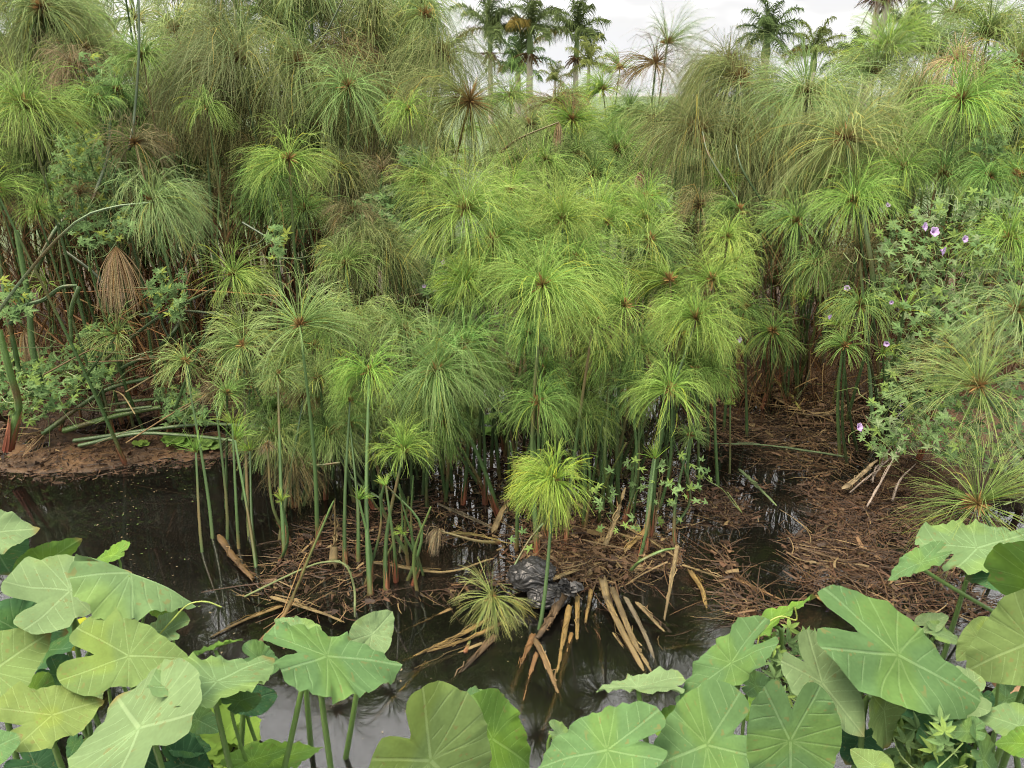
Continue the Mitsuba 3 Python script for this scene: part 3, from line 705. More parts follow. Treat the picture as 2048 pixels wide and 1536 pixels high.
litter('plant_litter_006', [(-600, 905), (0, 900), (150, 850), (470, 835), (720, 760), (300, 730), (-600, 740)], 2600, (.1, .5), (.003, .009), .02, 'dead brown leaf bases and rays on the ground of the left stand', layers=.12, tilt=.4)
litter('plant_litter_007', [(1420, 900), (1480, 830), (1690, 840), (1720, 930), (1640, 960), (1480, 970)], 1500, (.12, .5), (.0010, .0032), .0, 'thin tan strands floating on the dark water on the right', p=[.2, .4, .2, .1, .1], layers=.05)
litter('plant_litter_008', [(1040, 1120), (1090, 1060), (1200, 1035), (1320, 1050), (1400, 1095), (1400, 1150), (1200, 1175), (1060, 1170)], 700, (.08, .35), (.002, .008), .03, 'straw and leaf scraps piled on the middle clump', p=[.2, .3, .3, .1, .1], layers=.05, tilt=.3)


def specks(key, pts, count, size, cols, lab):
    pg = poly_px(pts); x0, y0, x1, y1 = pg.bounds; P = np.zeros((0, 2))
    while len(P) < count:
        q = rng.uniform((x0, y0), (x1, y1), (count, 2)); q = q[shapely.contains_xy(pg, q[:, 0], q[:, 1])]
        P = np.vstack([P, q[meshkit.fbm(np.stack([q[:, 0] * 2.5, q[:, 1] * 2.5, q[:, 0] * 0], -1), 3) > .5]])
    P = P[:count]; z = np.maximum(ground_z(P[:, 0], P[:, 1]) + .004, .0025)
    a = rng.random(count) * 6.3; l = rng.uniform(*size, count); d = np.stack([np.cos(a), np.sin(a), rng.normal(0, .1, count)], 1)
    s4 = np.linspace(-.5, .5, 4)
    Q = np.column_stack([P, z])[:, None] + d[:, None] * (l[:, None] * s4)[..., None]
    c = np.array(cols)[rng.integers(len(cols), size=count)] * rng.uniform(.7, 1.3, (count, 1))
    put(key, ribbons(Q, np.outer(l * .3, [.4, 1, .9, .2]), np.repeat(c[:, None], 4, 1), rng, side=np.array([[[0, 0, 1.]]])), 'dry_skin')
    tag(key, lab, 'floating scraps', kind='stuff')


# (side: across the direction, lying flat on the water)
specks('floating_scraps', [(-100, 900), (480, 870), (520, 1000), (430, 1250), (100, 1100), (-100, 1000)], 260, (.004, .016), [(.07, .11, .03), (.10, .07, .035), (.15, .12, .07), (.05, .035, .02)], 'green and brown scraps floating on the dark water at the left')
specks('floating_scraps_001', [(420, 1250), (1000, 1180), (1400, 1200), (1900, 1150), (1900, 1400), (1000, 1560), (420, 1560)], 110, (.004, .014), [(.11, .085, .04), (.15, .12, .07), (.05, .035, .02)], 'tan scraps floating on the water in front of the clump')


# single dead stalks and leaves
def reed(label, pts, width, z, col, name='dead_reed_stalk', cat='dead reed', flat=.45, green=0, group=None, mid=None, tip=.55):
    """pts in pixels with a height each, or one height for all"""
    zs = [q * (.30 if q < 0 else 1) + (.004 if q < 0 else 0) for q in (z if isinstance(z, (list, tuple)) else [z] * len(pts))]
    P = [atZ(x, y, q) for (x, y), q in zip(pts, zs)]
    dist = np.linalg.norm(P[0] - np.array([0, 0, H]))
    r = .41 * width * dist / F
    m = 26; Q = spline(P, m)
    Q = Q + np.cumsum(rng.normal(0, r * .12, Q.shape), 0) * np.linspace(0, 1, m)[:, None] * .4
    s = np.linspace(0, 1, m)[:, None]
    c = np.array(col) * .58 * np.clip(1 + rng.normal(0, .10, (m, 1)), .5, 1.5) * (1 - .55 * np.clip(gaussian_filter(rng.normal(0, 1.6, m), 1.3), 0, 1)[:, None])
    if green: c = c * (1 - np.clip(s * 1.6 - .5, 0, 1)) + np.array([.07, .12, .035]) * np.clip(s * 1.6 - .5, 0, 1)
    R = r * (1 - (1 - tip) * s[:, 0]) * (1 + rng.normal(0, .05, m)); R[[0, -1]] *= .85
    key = thing(name, label, cat, group)
    v, f, cc = tube(Q, R, c, sides=8, flat=flat)
    k = np.arange(len(v)) % 8                      # ribs along the stalk, darker in the furrows of the dry skin
    cc = cc * (np.where(k % 2 == 0, 1.1, .85) * rng.uniform(.85, 1.15, 8)[k])[:, None]
    tg = nrm(Q[1] - Q[0]); te = nrm(Q[-1] - Q[-2])
    v[:8] -= tg * (rng.random((8, 1)) * 1.4 * r); v[8 * 25:8 * 26] += te * (rng.random((8, 1)) * 1.8 * r)    # torn ends
    q = 5                                          # fibres peeling off
    i0 = rng.integers(0, 14, q); pf = np.stack([Q[i0 + j] for j in range(0, 12, 2)], 1) + rng.normal(0, r * .5, (q, 1, 3)) + rng.normal(0, r * .35, (q, 6, 3)) + np.array([0, 0, r * .5])
    fb = ribbons(pf, np.full((q, 6), max(r * .16, .0012)), np.repeat(np.array(col)[None, None] * rng.uniform(.35, .85, (q, 1, 1)), 6, 1), rng)
    put(key, join([(v, f, np.clip(cc, 0, 1)), fb]), 'dry_skin', smooth=True)
    return key


TAN, GOLD, RUST, GREY = (.215, .160, .070), (.215, .145, .045), (.105, .068, .032), (.15, .125, .075)
REEDS = [
    ('thick rusty log of dead papyrus slanting out of the water under the black bag', [(1131, 1182), (1100, 1235), (1073, 1274)], 24, [.06, .04, .01], RUST),
    ('sunken dead stalk continuing below the rusty log', [(1066, 1271), (1045, 1330), (1029, 1387)], 17, [.0, -.05, -.12], (.16, .085, .03)),
    ('dead stalk forking right from the foot of the rusty log', [(1073, 1284), (1100, 1340), (1124, 1397)], 16, [.012, .0, -.03], (.17, .11, .045)),
    ('long dark dead stalk sunk straight below the rusty log', [(1073, 1308), (1052, 1380), (1035, 1469)], 12, [.0, -.04, -.1], (.15, .08, .03)),
    ('golden sunken stalk right of the rusty log', [(1138, 1215), (1126, 1280), (1114, 1342)], 15, [.03, .0, -.03], GOLD),
    ('long golden sunken stalk running down to the taro leaves', [(1143, 1270), (1115, 1380), (1080, 1489)], 15, [-.03, -.08, -.14], (.24, .14, .04)),
    ('short upright golden stalk stub in the middle of the fan', [(1155, 1195), (1155, 1277)], 13, [.04, -.02], GOLD),
    ('small leaning golden stub right of the upright stub', [(1182, 1182), (1172, 1243)], 11, [.04, .0], GOLD),
    ('broad split tan stalk, left one of the fan on the right', [(1206, 1161), (1222, 1216), (1292, 1346)], 22, [.09, .03, -.05], TAN),
    ('split tan stalk, middle one of the fan on the right', [(1227, 1182), (1268, 1284), (1297, 1340)], 17, [.07, .0, -.04], TAN),
    ('grey tan stalk, long outer one of the fan on the right', [(1254, 1200), (1286, 1260), (1321, 1342)], 14, [.06, .01, -.04], GREY),
    ('short tan stalk at the right side of the fan', [(1275, 1207), (1326, 1260)], 12, [.05, .0], TAN),
    ('thin broken splinter left of the tan fan', [(1227, 1267), (1247, 1298)], 6, [.0, -.02], TAN),
    ('brown sunken stalk between the tan fan and the golden stalks', [(1190, 1230), (1200, 1300), (1208, 1360)], 11, [-.03, -.07, -.1], (.15, .085, .03)),
    ('dead yellow stalk floating left of the green starburst', [(974, 1240), (895, 1282), (810, 1319)], 13, [.02, .005, -.02], GOLD),
    ('second dead yellow stalk floating close under the first', [(1001, 1247), (930, 1280), (858, 1305)], 12, [.03, .01, .0], GOLD),
    ('thick orange brown stalk pointing down left from the clump', [(988, 1274), (940, 1325), (885, 1390)], 17, [.02, -.01, -.06], RUST),
    ('sunken orange stalk near the reddish stem bases', [(899, 1219), (806, 1264)], 11, [-.02, -.06], (.20, .135, .05)),
    ('very long tan stalk lying under water towards the left taro leaves', [(960, 1288), (820, 1350), (680, 1414)], 12, [-.02, -.06, -.1], TAN),
    ('yellow sunken stalk beside the big taro leaf', [(851, 1329), (752, 1442)], 12, [-.05, -.1], (.32, .20, .03)),
    ('second long tan stalk lying under water between the taro petioles', [(800, 1340), (700, 1395), (600, 1470)], 11, [-.06, -.1, -.14], TAN),
    ('tan sunken stalk crossing behind the taro petioles', [(760, 1290), (690, 1370), (640, 1440)], 10, [-.08, -.1, -.13], TAN),
    ('long bent tan stalk lying level on the water left of the clump', [(741, 1124), (885, 1144), (981, 1117)], 10, [.03, .02, .04], TAN),
    ('grey brown dead leaf slanting behind the clump', [(878, 1008), (935, 1035), (988, 1059)], 13, [.08, .05, .03], GREY),
    ('folded tan dead leaf standing up from the grey brown one', [(988, 1059), (1010, 1010), (1034, 962)], 18, [.03, .14, .3], TAN),
    ('thin dead stem ending in the shaggy brown head', [(890, 1066), (950, 1070), (1022, 1088)], 8, [.05, .04, .06], (.20, .16, .05)),
    ('dry leaf hanging from the tip of the arching green stem', [(1354, 1094), (1345, 1150), (1329, 1234)], 10, [.26, .16, .02], TAN),
    ('tan stalk pushed under the black bag from the right', [(1107, 1158), (1158, 1137)], 14, [.10, .10], TAN),
    ('cut stalk leaning left with a yellow top and a brown foot', [(520, 1285), (567, 1230), (620, 1110), (666, 1005)], 15, [.0, .06, .32, .60], (.21, .13, .05)),
    ('dry brown leaf standing upright beside the cut stalk', [(666, 1127), (670, 1060), (670, 1008)], 20, [.03, .18, .32], TAN),
    ('pale green stem bent into an arch over the litter', [(492, 1192), (598, 1141), (650, 1124), (690, 1130), (708, 1175), (710, 1230)], 9, [.02, .14, .2, .2, .1, .01], (.16, .20, .08)),
    ('brown log lying at the left of the litter', [(441, 1076), (470, 1120), (502, 1158)], 19, [.03, .02, .02], (.13, .08, .03)),
    ('golden stalk lying on the dark water pointing left', [(560, 1213), (490, 1240), (427, 1271)], 10, [.02, .01, .01], GOLD),
    ('broad dry leaf lying over the litter near the cut stalk', [(547, 1195), (610, 1215), (680, 1240)], 16, [.03, .03, .02], TAN),
    ('orange brown stalk floating on the right of the pond', [(1601, 1096), (1680, 1120), (1751, 1148)], 9, [.03, .02, .01], RUST),
    ('brown stalk floating beside the bright sky reflection', [(1464, 1155), (1510, 1175), (1560, 1199)], 10, [.01, .005, .0], (.22, .13, .05)),
    ('orange stalk floating near the right taro leaves', [(1628, 1189), (1693, 1236)], 11, [.01, .0], GOLD),
    ('straight tan stalk over the litter at the right of the clump', [(1368, 1131), (1457, 1161)], 9, [.04, .01], TAN),
    ('curved straw bundle left of the sky reflection', [(1382, 1145), (1405, 1180), (1416, 1220)], 15, [.03, .01, .0], GOLD),
    ('long pale stem lying level across the open water on the right', [(1697, 915), (1620, 902), (1520, 889), (1403, 886)], 9, [.02, .06, .05, .02], (.13, .19, .085)),
    ('cut green stem lying on the mud right of the clump', [(1481, 941), (1515, 972), (1550, 1006)], 10, [.05, .04, .02], (.14, .20, .08)),
    ('long tan leaf arched over the water at the right stand', [(1575, 823), (1645, 831), (1690, 811), (1748, 773)], 9, [.05, .07, .12, .22], TAN),
    ('wide pale dry blade leaning on the right bank', [(1690, 975), (1720, 950), (1744, 924)], 16, [.05, .1, .16], (.36, .28, .16)),
    ('yellow striped dead stem lying at the right stand foot', [(1530, 740), (1580, 790), (1600, 818)], 9, [.08, .06, .05], (.24, .24, .06)),
    ('second dead stem lying at the right stand foot', [(1545, 765), (1620, 768), (1690, 770)], 7, [.06, .08, .08], (.20, .20, .07)),
    ('short dead stem propped at the right stand foot', [(1590, 800), (1608, 775), (1618, 745)], 9, [.05, .1, .2], (.10, .14, .05)),
    ('tan stalk lying on the water before the right stand', [(1480, 790), (1530, 785)], 9, [.03, .03], GOLD),
    ('thin orange stalk slanting over dark water on the right', [(1470, 826), (1530, 797)], 6, [.01, .04], RUST),
    ('thin orange stalk lying flat over dark water on the right', [(1475, 830), (1530, 843), (1590, 825)], 5, [.01, .02, .02], RUST),
    ('dry leaf blade standing at the right stems of the clump', [(1300, 1070), (1316, 1010), (1326, 955)], 17, [.06, .2, .34], TAN),
    ('tan leaf blade leaning between the stems of the clump', [(1210, 1090), (1235, 1030), (1250, 985)], 14, [.08, .2, .3], TAN),
    ('dry leaf blade lying from the clump towards the right', [(1230, 1040), (1290, 1075), (1345, 1110)], 13, [.1, .08, .07], TAN),
    ('orange tan leaf blade by the base of the right stems', [(1250, 1100), (1290, 1060), (1300, 1020)], 15, [.07, .14, .22], GOLD),
    ('short tan slat stuck upright right of the clump', [(1382, 972), (1373, 940), (1366, 920)], 8, [.08, .16, .2], TAN),
    ('dry folded stem hanging among the stems at the right of the clump', [(1212, 800), (1238, 803), (1243, 860)], 6, [.6, .6, .45], TAN),
    ('tan slat standing among the left front stems', [(765, 980), (757, 945), (750, 910)], 9, [.1, .2, .28], TAN),
    ('grey green sunken stem below the right sky reflection', [(1690, 1270), (1760, 1300), (1830, 1330)], 10, [-.04, -.07, -.1], GREY),
    ('brown sunken stalk below the right taro leaves', [(1330, 1300), (1400, 1290), (1470, 1295)], 9, [-.04, -.06, -.08], GOLD),
]
for lab, pts, w, z, col in REEDS:
    reed(lab, pts, w, z, col, green=1 if 'cut stalk leaning' in lab else 0, cat='dead leaf' if ('leaf' in lab or 'blade' in lab) else 'dead stalk', name='dead_leaf_blade' if ('leaf blade' in lab or 'dry leaf' in lab or 'dead leaf' in lab) else 'dead_reed_stalk', flat=.28 if 'leaf' in lab or 'blade' in lab else .55)

BR = np.random.default_rng(44)
for k in range(26):
    x, y, Y = BR.uniform(270, 440), BR.uniform(555, 735), BR.uniform(5.3, 5.8)
    if k > 17: x, y, Y = BR.uniform(20, 240), BR.uniform(600, 800), BR.uniform(5.2, 5.7)
    p = atY(x, y, Y); d = np.array([BR.normal(0, .25), BR.normal(0, .1), BR.normal(.05, .22)])
    put(thing('broken_stalk', 'broken orange brown stalk tangled in the dark left bank', 'dead stalk', 'broken stalks in the dark left bank'),
        tube(spline([p - d, p + BR.normal(0, .02, 3), p + d], 8), BR.uniform(.006, .012), np.array([.17, .085, .030]) * BR.uniform(.5, 1.2), 6, flat=.5), 'dry_skin', smooth=True)

for k in range(40):                            # thinner stalks tumbled over one another
    x, y, Y = BR.uniform(40, 460), BR.uniform(690, 850), BR.uniform(5.0, 5.6)
    p = atY(x, y, Y); p[2] = max(p[2], .06); a = BR.normal(.35, .35); l = BR.uniform(.15, .42)
    d = np.array([l, BR.normal(0, .12), l * a * .6])
    col = ((.20, .16, .075), (.085, .12, .045), (.15, .10, .045), (.11, .15, .055))[k % 4]
    put(thing('tumbled_stalk', 'thin fallen stalk tumbled over the left bank', 'dead stalk', 'thin stalks tumbled over the left bank'),
        tube(spline([p - d, p + BR.normal(0, .03, 3), p + d], 9), np.linspace(1, .5, 9) * BR.uniform(.004, .009), np.array(col) * BR.uniform(.6, 1.1), 6, flat=.7), 'dry_skin', smooth=True)

# fallen and bent green stems, given as pixels with a distance
FALLEN = [
    ('long flat pale green stem lying over the scum from the left stand', [(147, 882, 5.05), (376, 858, 5.15), (480, 862, 5.2), (600, 872, 5.1)], 13, (.115, .175, .075)),
    ('second flat pale green stem lying just under the long one', [(157, 892, 4.98), (270, 874, 5.05), (376, 866, 5.1), (470, 880, 5.05)], 12, (.115, .175, .075)),
    ('thick fallen green stem with a yellow foot rising to the right', [(126, 862, 5.15), (220, 842, 5.2), (321, 818, 5.3)], 18, (.095, .155, .045)),
    ('fallen green stem with torn up roots arching to the right', [(85, 868, 5.1), (190, 790, 5.3), (297, 753, 5.5)], 15, (.075, .130, .045)),
    ('fallen stem arching over the dark left bank', [(215, 752, 5.4), (270, 722, 5.4), (330, 715, 5.5)], 13, (.085, .135, .050)),
    ('fallen pale stem deep in the left bank', [(190, 816, 5.3), (265, 800, 5.4), (360, 792, 5.5)], 11, (.11, .17, .06)),
    ('short fallen stem end in front of leafy vine shoots', [(230, 822, 5.2), (300, 802, 5.3)], 12, (.12, .18, .07)),
    ('green stem snapped into a sharp arch at the left', [(20, 648, 5.0), (50, 612, 5.0), (82, 589, 5.0), (120, 577, 5.0), (160, 574, 5.0)], 13, (.055, .095, .035)),
    ('hanging half of the snapped stem', [(158, 573, 5.0), (157, 620, 5.0), (146, 690, 5.0)], 14, (.065, .110, .035)),
    ('thick green stem with a red foot at the left edge', [(16, 900, 4.75), (26, 810, 4.7), (20, 740, 4.7), (-6, 660, 4.7)], 21, (.085, .150, .040)),
    ('thick green stem rising from the vine at the left', [(84, 775, 5.2), (70, 690, 5.2), (55, 590, 5.2), (30, 470, 5.2)], 18, (.070, .125, .040)),
    ('green stem with a red sheath beside the left edge stem', [(48, 820, 5.1), (36, 740, 5.1), (20, 650, 5.1), (0, 560, 5.1)], 14, (.070, .125, .040)),
    ('green stem slanting right across the dark left stand', [(20, 640, 5.3), (60, 560, 5.3), (110, 470, 5.4), (150, 420, 5.5)], 15, (.050, .090, .032)),
    ('dark stem slanting behind the dead straw mop', [(225, 590, 5.3), (180, 545, 5.3), (130, 490, 5.4)], 12, (.05, .07, .03)),
    ('long thin stem slanting up to the yellow green mop from the bank', [(210, 720, 5.2), (310, 640, 5.1), (420, 575, 4.9)], 9, (.065, .105, .042)),
    ('stem bent over level in the shade behind the front group', [(280, 630, 5.5), (360, 624, 5.4), (465, 640, 5.3)], 10, (.075, .105, .055)),
    ('stem hanging down from the level bent one', [(318, 596, 5.4), (330, 640, 5.4), (342, 690, 5.4)], 9, (.075, .105, .055)),
    ('dark slanting stem in the brown gap of the left bank', [(322, 690, 5.4), (350, 650, 5.4), (370, 615, 5.5)], 15, (.05, .085, .03)),
    ('arching pale stem crossing the shade left of the middle mass', [(770, 612, 4.9), (830, 592, 4.8), (900, 580, 4.8), (960, 573, 4.8)], 10, (.12, .165, .075)),
    ('leaning stem below the dark olive papyrus heads', [(540, 515, 5.2), (590, 512, 5.2), (650, 522, 5.0), (690, 530, 4.8)], 6, (.075, .115, .05)),
    ('stem slanting down right below the large bright mop', [(485, 445, 5.4), (530, 480, 5.3), (560, 500, 5.2)], 8, (.075, .105, .06)),
    ('thin stem crossing the slanting one below the large bright mop', [(480, 500, 5.3), (520, 465, 5.3), (560, 430, 5.4)], 6, (.085, .115, .055)),
    ('grey stem lying level in the shade by the vine mound', [(640, 462, 5.6), (680, 458, 5.5), (730, 470, 5.4)], 6, (.09, .11, .07)),
    ('bare slanting stem against the sky at the top', [(560, 190, 6.2), (640, 90, 6.3), (690, -8, 6.4)], 6, (.045, .065, .030)),
    ('tall vertical green stem rising through the left stand', [(258, 300, 5.3), (262, 230, 5.4), (271, 110, 5.5), (280, -15, 5.6)], 9, (.032, .055, .022)),
    ('slanting thick stem in the heart of the left stand', [(185, 400, 5.4), (200, 310, 5.5), (222, 220, 5.6)], 10, (.07, .11, .05)),
    ('second slanting dark stem left of the right stand bundle', [(1470, 395, 5.6), (1420, 305, 5.8), (1400, 270, 5.9)], 7, (.04, .065, .024)),
    ('dark stem slanting down right in the right stand', [(1535, 420, 5.9), (1490, 350, 5.9), (1470, 290, 6.0)], 8, (.04, .065, .024)),
    ('thick pale stem pair under the bright dome shaped head', [(1752, 620, 4.75), (1738, 520, 4.75), (1722, 440, 4.8)], 17, (.105, .155, .06)),
    ('green stem arching over the mud right of the clump', [(1261, 1141, 3.45), (1285, 1112, 3.42), (1320, 1100, 3.42), (1354, 1095, 3.42)], 11, (.085, .14, .04)),
    ('leaning stem behind the low yellow green mop', [(1032, 1160, 3.5), (1012, 1120, 3.4), (1050, 1070, 3.5), (1075, 1040, 3.6)], 9, (.085, .13, .05)),
    ('fallen stem lying behind the front group', [(560, 830, 4.6), (640, 845, 4.6), (720, 950, 4.3), (760, 1000, 4.2)], 9, (.085, .13, .055)),
    ('stem slanting across the front group from lower left', [(680, 925, 3.9), (640, 928, 3.9), (600, 935, 4.0)], 7, (.10, .15, .06)),
]
for lab, pts, w, col in FALLEN:
    P = [atY(x, y, Y) for x, y, Y in pts]; P = [P[0]] + [q + rng.normal(0, .025, 3) for q in P[1:]]; col = np.array(col) * rng.uniform(.62, .92)
    r = .32 * w * np.linalg.norm(P[0] - np.array([0, 0, H])) / F
    key = thing('fallen_stalk', lab, 'papyrus stem')
    red = .2 if 'red' in lab else 0
    part(key, 'stem', stem_mesh(rng, P, r, r * .75, col, red=red, m=16, sides=8), 'stem_skin', smooth=True)
    if red:
        part(key, 'sheath', sheath(rng, P[0], P[1] - P[0], r * 1.1, .35), 'dry_skin')
    if 'roots' in lab:
        q = 60
        part(key, 'root', strands(rng, np.repeat(P[0][None], q, 0) + rng.normal(0, .02, (q, 3)), np.stack([-np.abs(rng.normal(.8, .4, q)), rng.normal(0, .5, q), rng.normal(-.15, .3, q)], 1), rng.uniform(.08, .28, q), np.full(q, .003), browns(rng, q, [.1, .4, .5, 0, 0])), 'dry_skin')

# stems that arch over with their heads
papyrus('papyrus head at the end of a long stem arching in from the left edge', atY(305, 405, 4.6), atY(-60, 700, 4.5), 105 * 1.35 * 4.6 / F * .98, 'p', lean=(.5, -.2, .6), n=330,
        mid=[atY(55, 545, 4.5), atY(150, 445, 4.5), atY(225, 414, 4.55)], rs=.011, sheathed=False, stem_col=(.10, .15, .075), rng=np.random.default_rng(5))
papyrus('upside down green starburst with a brown heart hanging over the water', atY(985, 1193, 3.15), atZ(930, 1305, 0), .24, 'x', lean=(-.4, -.5, -.5), n=170, mid=[atY(955, 1250, 3.1)], rs=.012, sheathed=False, stem_col=(.11, .17, .06), rng=np.random.default_rng(6))

# dead heads
DEAD = [
    ('long straw coloured dead papyrus mop hanging in the left stand', (232, 492, 4.9), (238, 700, 5.0), .44, (0, 0, -1), 260),
    ('small tan dead head at the end of a leaning stem before the palms', (1118, 244, 6.2), (1000, 305, 6.3), .17, (.2, 0, -1), 120),
    ('dead tan head with a twisted stalk tip standing over the middle mass', (1283, 342, 5.6), (1300, 470, 5.6), .15, (0, 0, -1), 120),
    ('straw coloured dead papyrus head high in the right stand', (1910, 122, 6.0), None, .42, (-.3, -.2, .8), 170),
    ('shaggy brown dead head floating left of the clump', (880, 1062, 3.75), (1000, 1085, 3.8), .15, (-1, 0, .2), 110),
    ('dead grey brown mop lying in the dark left bank', (48, 660, 5.3), (60, 760, 5.3), .26, (0, .2, -1), 130),
    ('pale dead tuft floating beside the big taro leaf', (992, 1322, 2.98), (1000, 1345, 2.98), .11, (0, -.5, .6), 70),
]
for lab, (x, y, Y), foot, L, lean, n in DEAD:
    c = atY(x, y, Y)
    base = atY(*foot) if foot else stalk_base(c, Y + .2, rng)
    papyrus(lab, c, base, L, 's', lean=lean, n=n, spread=42 if lean[2] < -.5 else None, name='dead_papyrus', sheathed=False, rng=np.random.default_rng(int(x)))

# ------------------------------------------------------------------ taro leaves in front
OUT_A = np.radians([0, 3, 8, 16, 28, 45, 65, 85, 105, 125, 143, 156, 165, 171, 176, 180])
OUT_R = np.array([1.0, .965, .895, .80, .70, .625, .595, .60, .635, .69, .75, .775, .77, .66, .44, .36])


def blade(rng, A, Tp, hint, width, tone, cup, wave, fold, lobe=1.0):
    nr, na = 16, 76
    u = Tp - A; L = np.linalg.norm(u); u = u / L
    n = np.asarray(hint, float); n = nrm(n - (n @ u) * u); s = np.cross(u, n)
    # finer steps near the tip and the notch
    th = np.linspace(-np.pi, np.pi, na, endpoint=False); th = th + .28 * np.sin(2 * th) * -1 * .5
    R = np.interp(np.abs(th), OUT_A, OUT_R)
    R = gaussian_filter(np.concatenate([R[-6:], R, R[:6]]), .7)[6:-6]
    R[na // 2] = 1.0; R = np.where(np.abs(th) > 1.9, R * lobe, R)
    R = R * (1 + .035 * np.interp(np.sin(th * 3 + rng.random() * 6), [-1, 1], [-1, 1]) * (np.abs(th) > .15))
    r = np.linspace(0, 1, nr + 1)[1:]
    rr, tt = np.meshgrid(r, th, indexing='ij')
    x, y = rr * R * np.sin(tt), rr * R * np.cos(tt)
    ph = rng.random(6) * 6.3
    edge = sum(a * np.sin(k * tt + p) for a, k, p in ((.5, 9, ph[0]), (.45, 14, ph[1]), (.35, 21, ph[2]), (.25, 31, ph[3])))
    h = cup * (rr * R) ** 1.5 + fold * np.abs(x) ** 1.15 - (.16 * np.clip(y, 0, 1) ** 2.2) - .10 * np.clip(-y, 0, 1) ** 2
    h = h + wave * .036 * edge * rr ** 4 + .022 * np.sin(7 * y + 3.5 * np.abs(x) + ph[4]) * rr * np.minimum(1, np.abs(x) * 4)
    h = h + .05 * (meshkit.noise(np.stack([x * 2.2 + ph[5] * 9, y * 2.2, x * 0], -1), 3) - .5) * 2 * rr
    P = A + L * (y[..., None] * u + (x * width)[..., None] * s + h[..., None] * n)
    V = np.vstack([A[None], P.reshape(-1, 3)])
    f = quads(1, nr, na, True) + 1
    j = np.arange(na)
    f = np.vstack([f, np.stack([j * 0, (j + 1) % na + 1, j + 1], 1)])
    uv = np.vstack([[8. * tone, 0]] + [np.column_stack([(x + 8 * tone).ravel(), y.ravel()])])
    return (V, f, None), uv, L, n


def taro(label, a, za, t, zt, tone=0, hint=(0, -.35, 1), width=1.0, cup=.10, wave=1.0, fold=.10, foot=None, lobe=1.0, pet=True, pr=.011):
    rng = np.random.default_rng(int(abs(a[0]) * 13 + abs(a[1]) * 5))
    A, Tp = atZ(*a, za), atZ(*t, zt)
    key = thing('taro_leaf', label, 'leaf')
    m, uv, L, n = blade(rng, A, Tp, hint, width, tone, cup, wave, fold, lobe)
    part(key, 'leaf_blade', m, 'taro_skin', smooth=True, uv=uv)
    if pet:
        if foot:
            yb = A[1] + .03; k = (2.4 + .25) / yb
            B = np.array([0, yb, -.3])
            q = atY(foot[0], foot[1], A[1] + .02)        # the petiole passes through this pixel
            B = A + (q - A) * ((A[2] + .3) / max(A[2] - q[2], .05))
        else:
            B = np.array([A[0] * 1.02 + rng.normal(0, .05), A[1] + rng.uniform(.0, .12), -.3])
        d = -n * .06 + (B - A) * .05
        pts = [A - n * (.006 + pr * .35), A - n * (.03 + pr) + d * .3, A * .5 + B * .5 + d * .4, B]
        s = np.linspace(0, 1, 14)[:, None]
        c = np.array([.115, .20, .045]) * (1 - s) + np.array([.045, .085, .022]) * s
        part(key, 'petiole', tube(spline(pts, 14), pr * (.62 + .5 * s[:, 0]), c, 8), 'stem_skin', smooth=True)


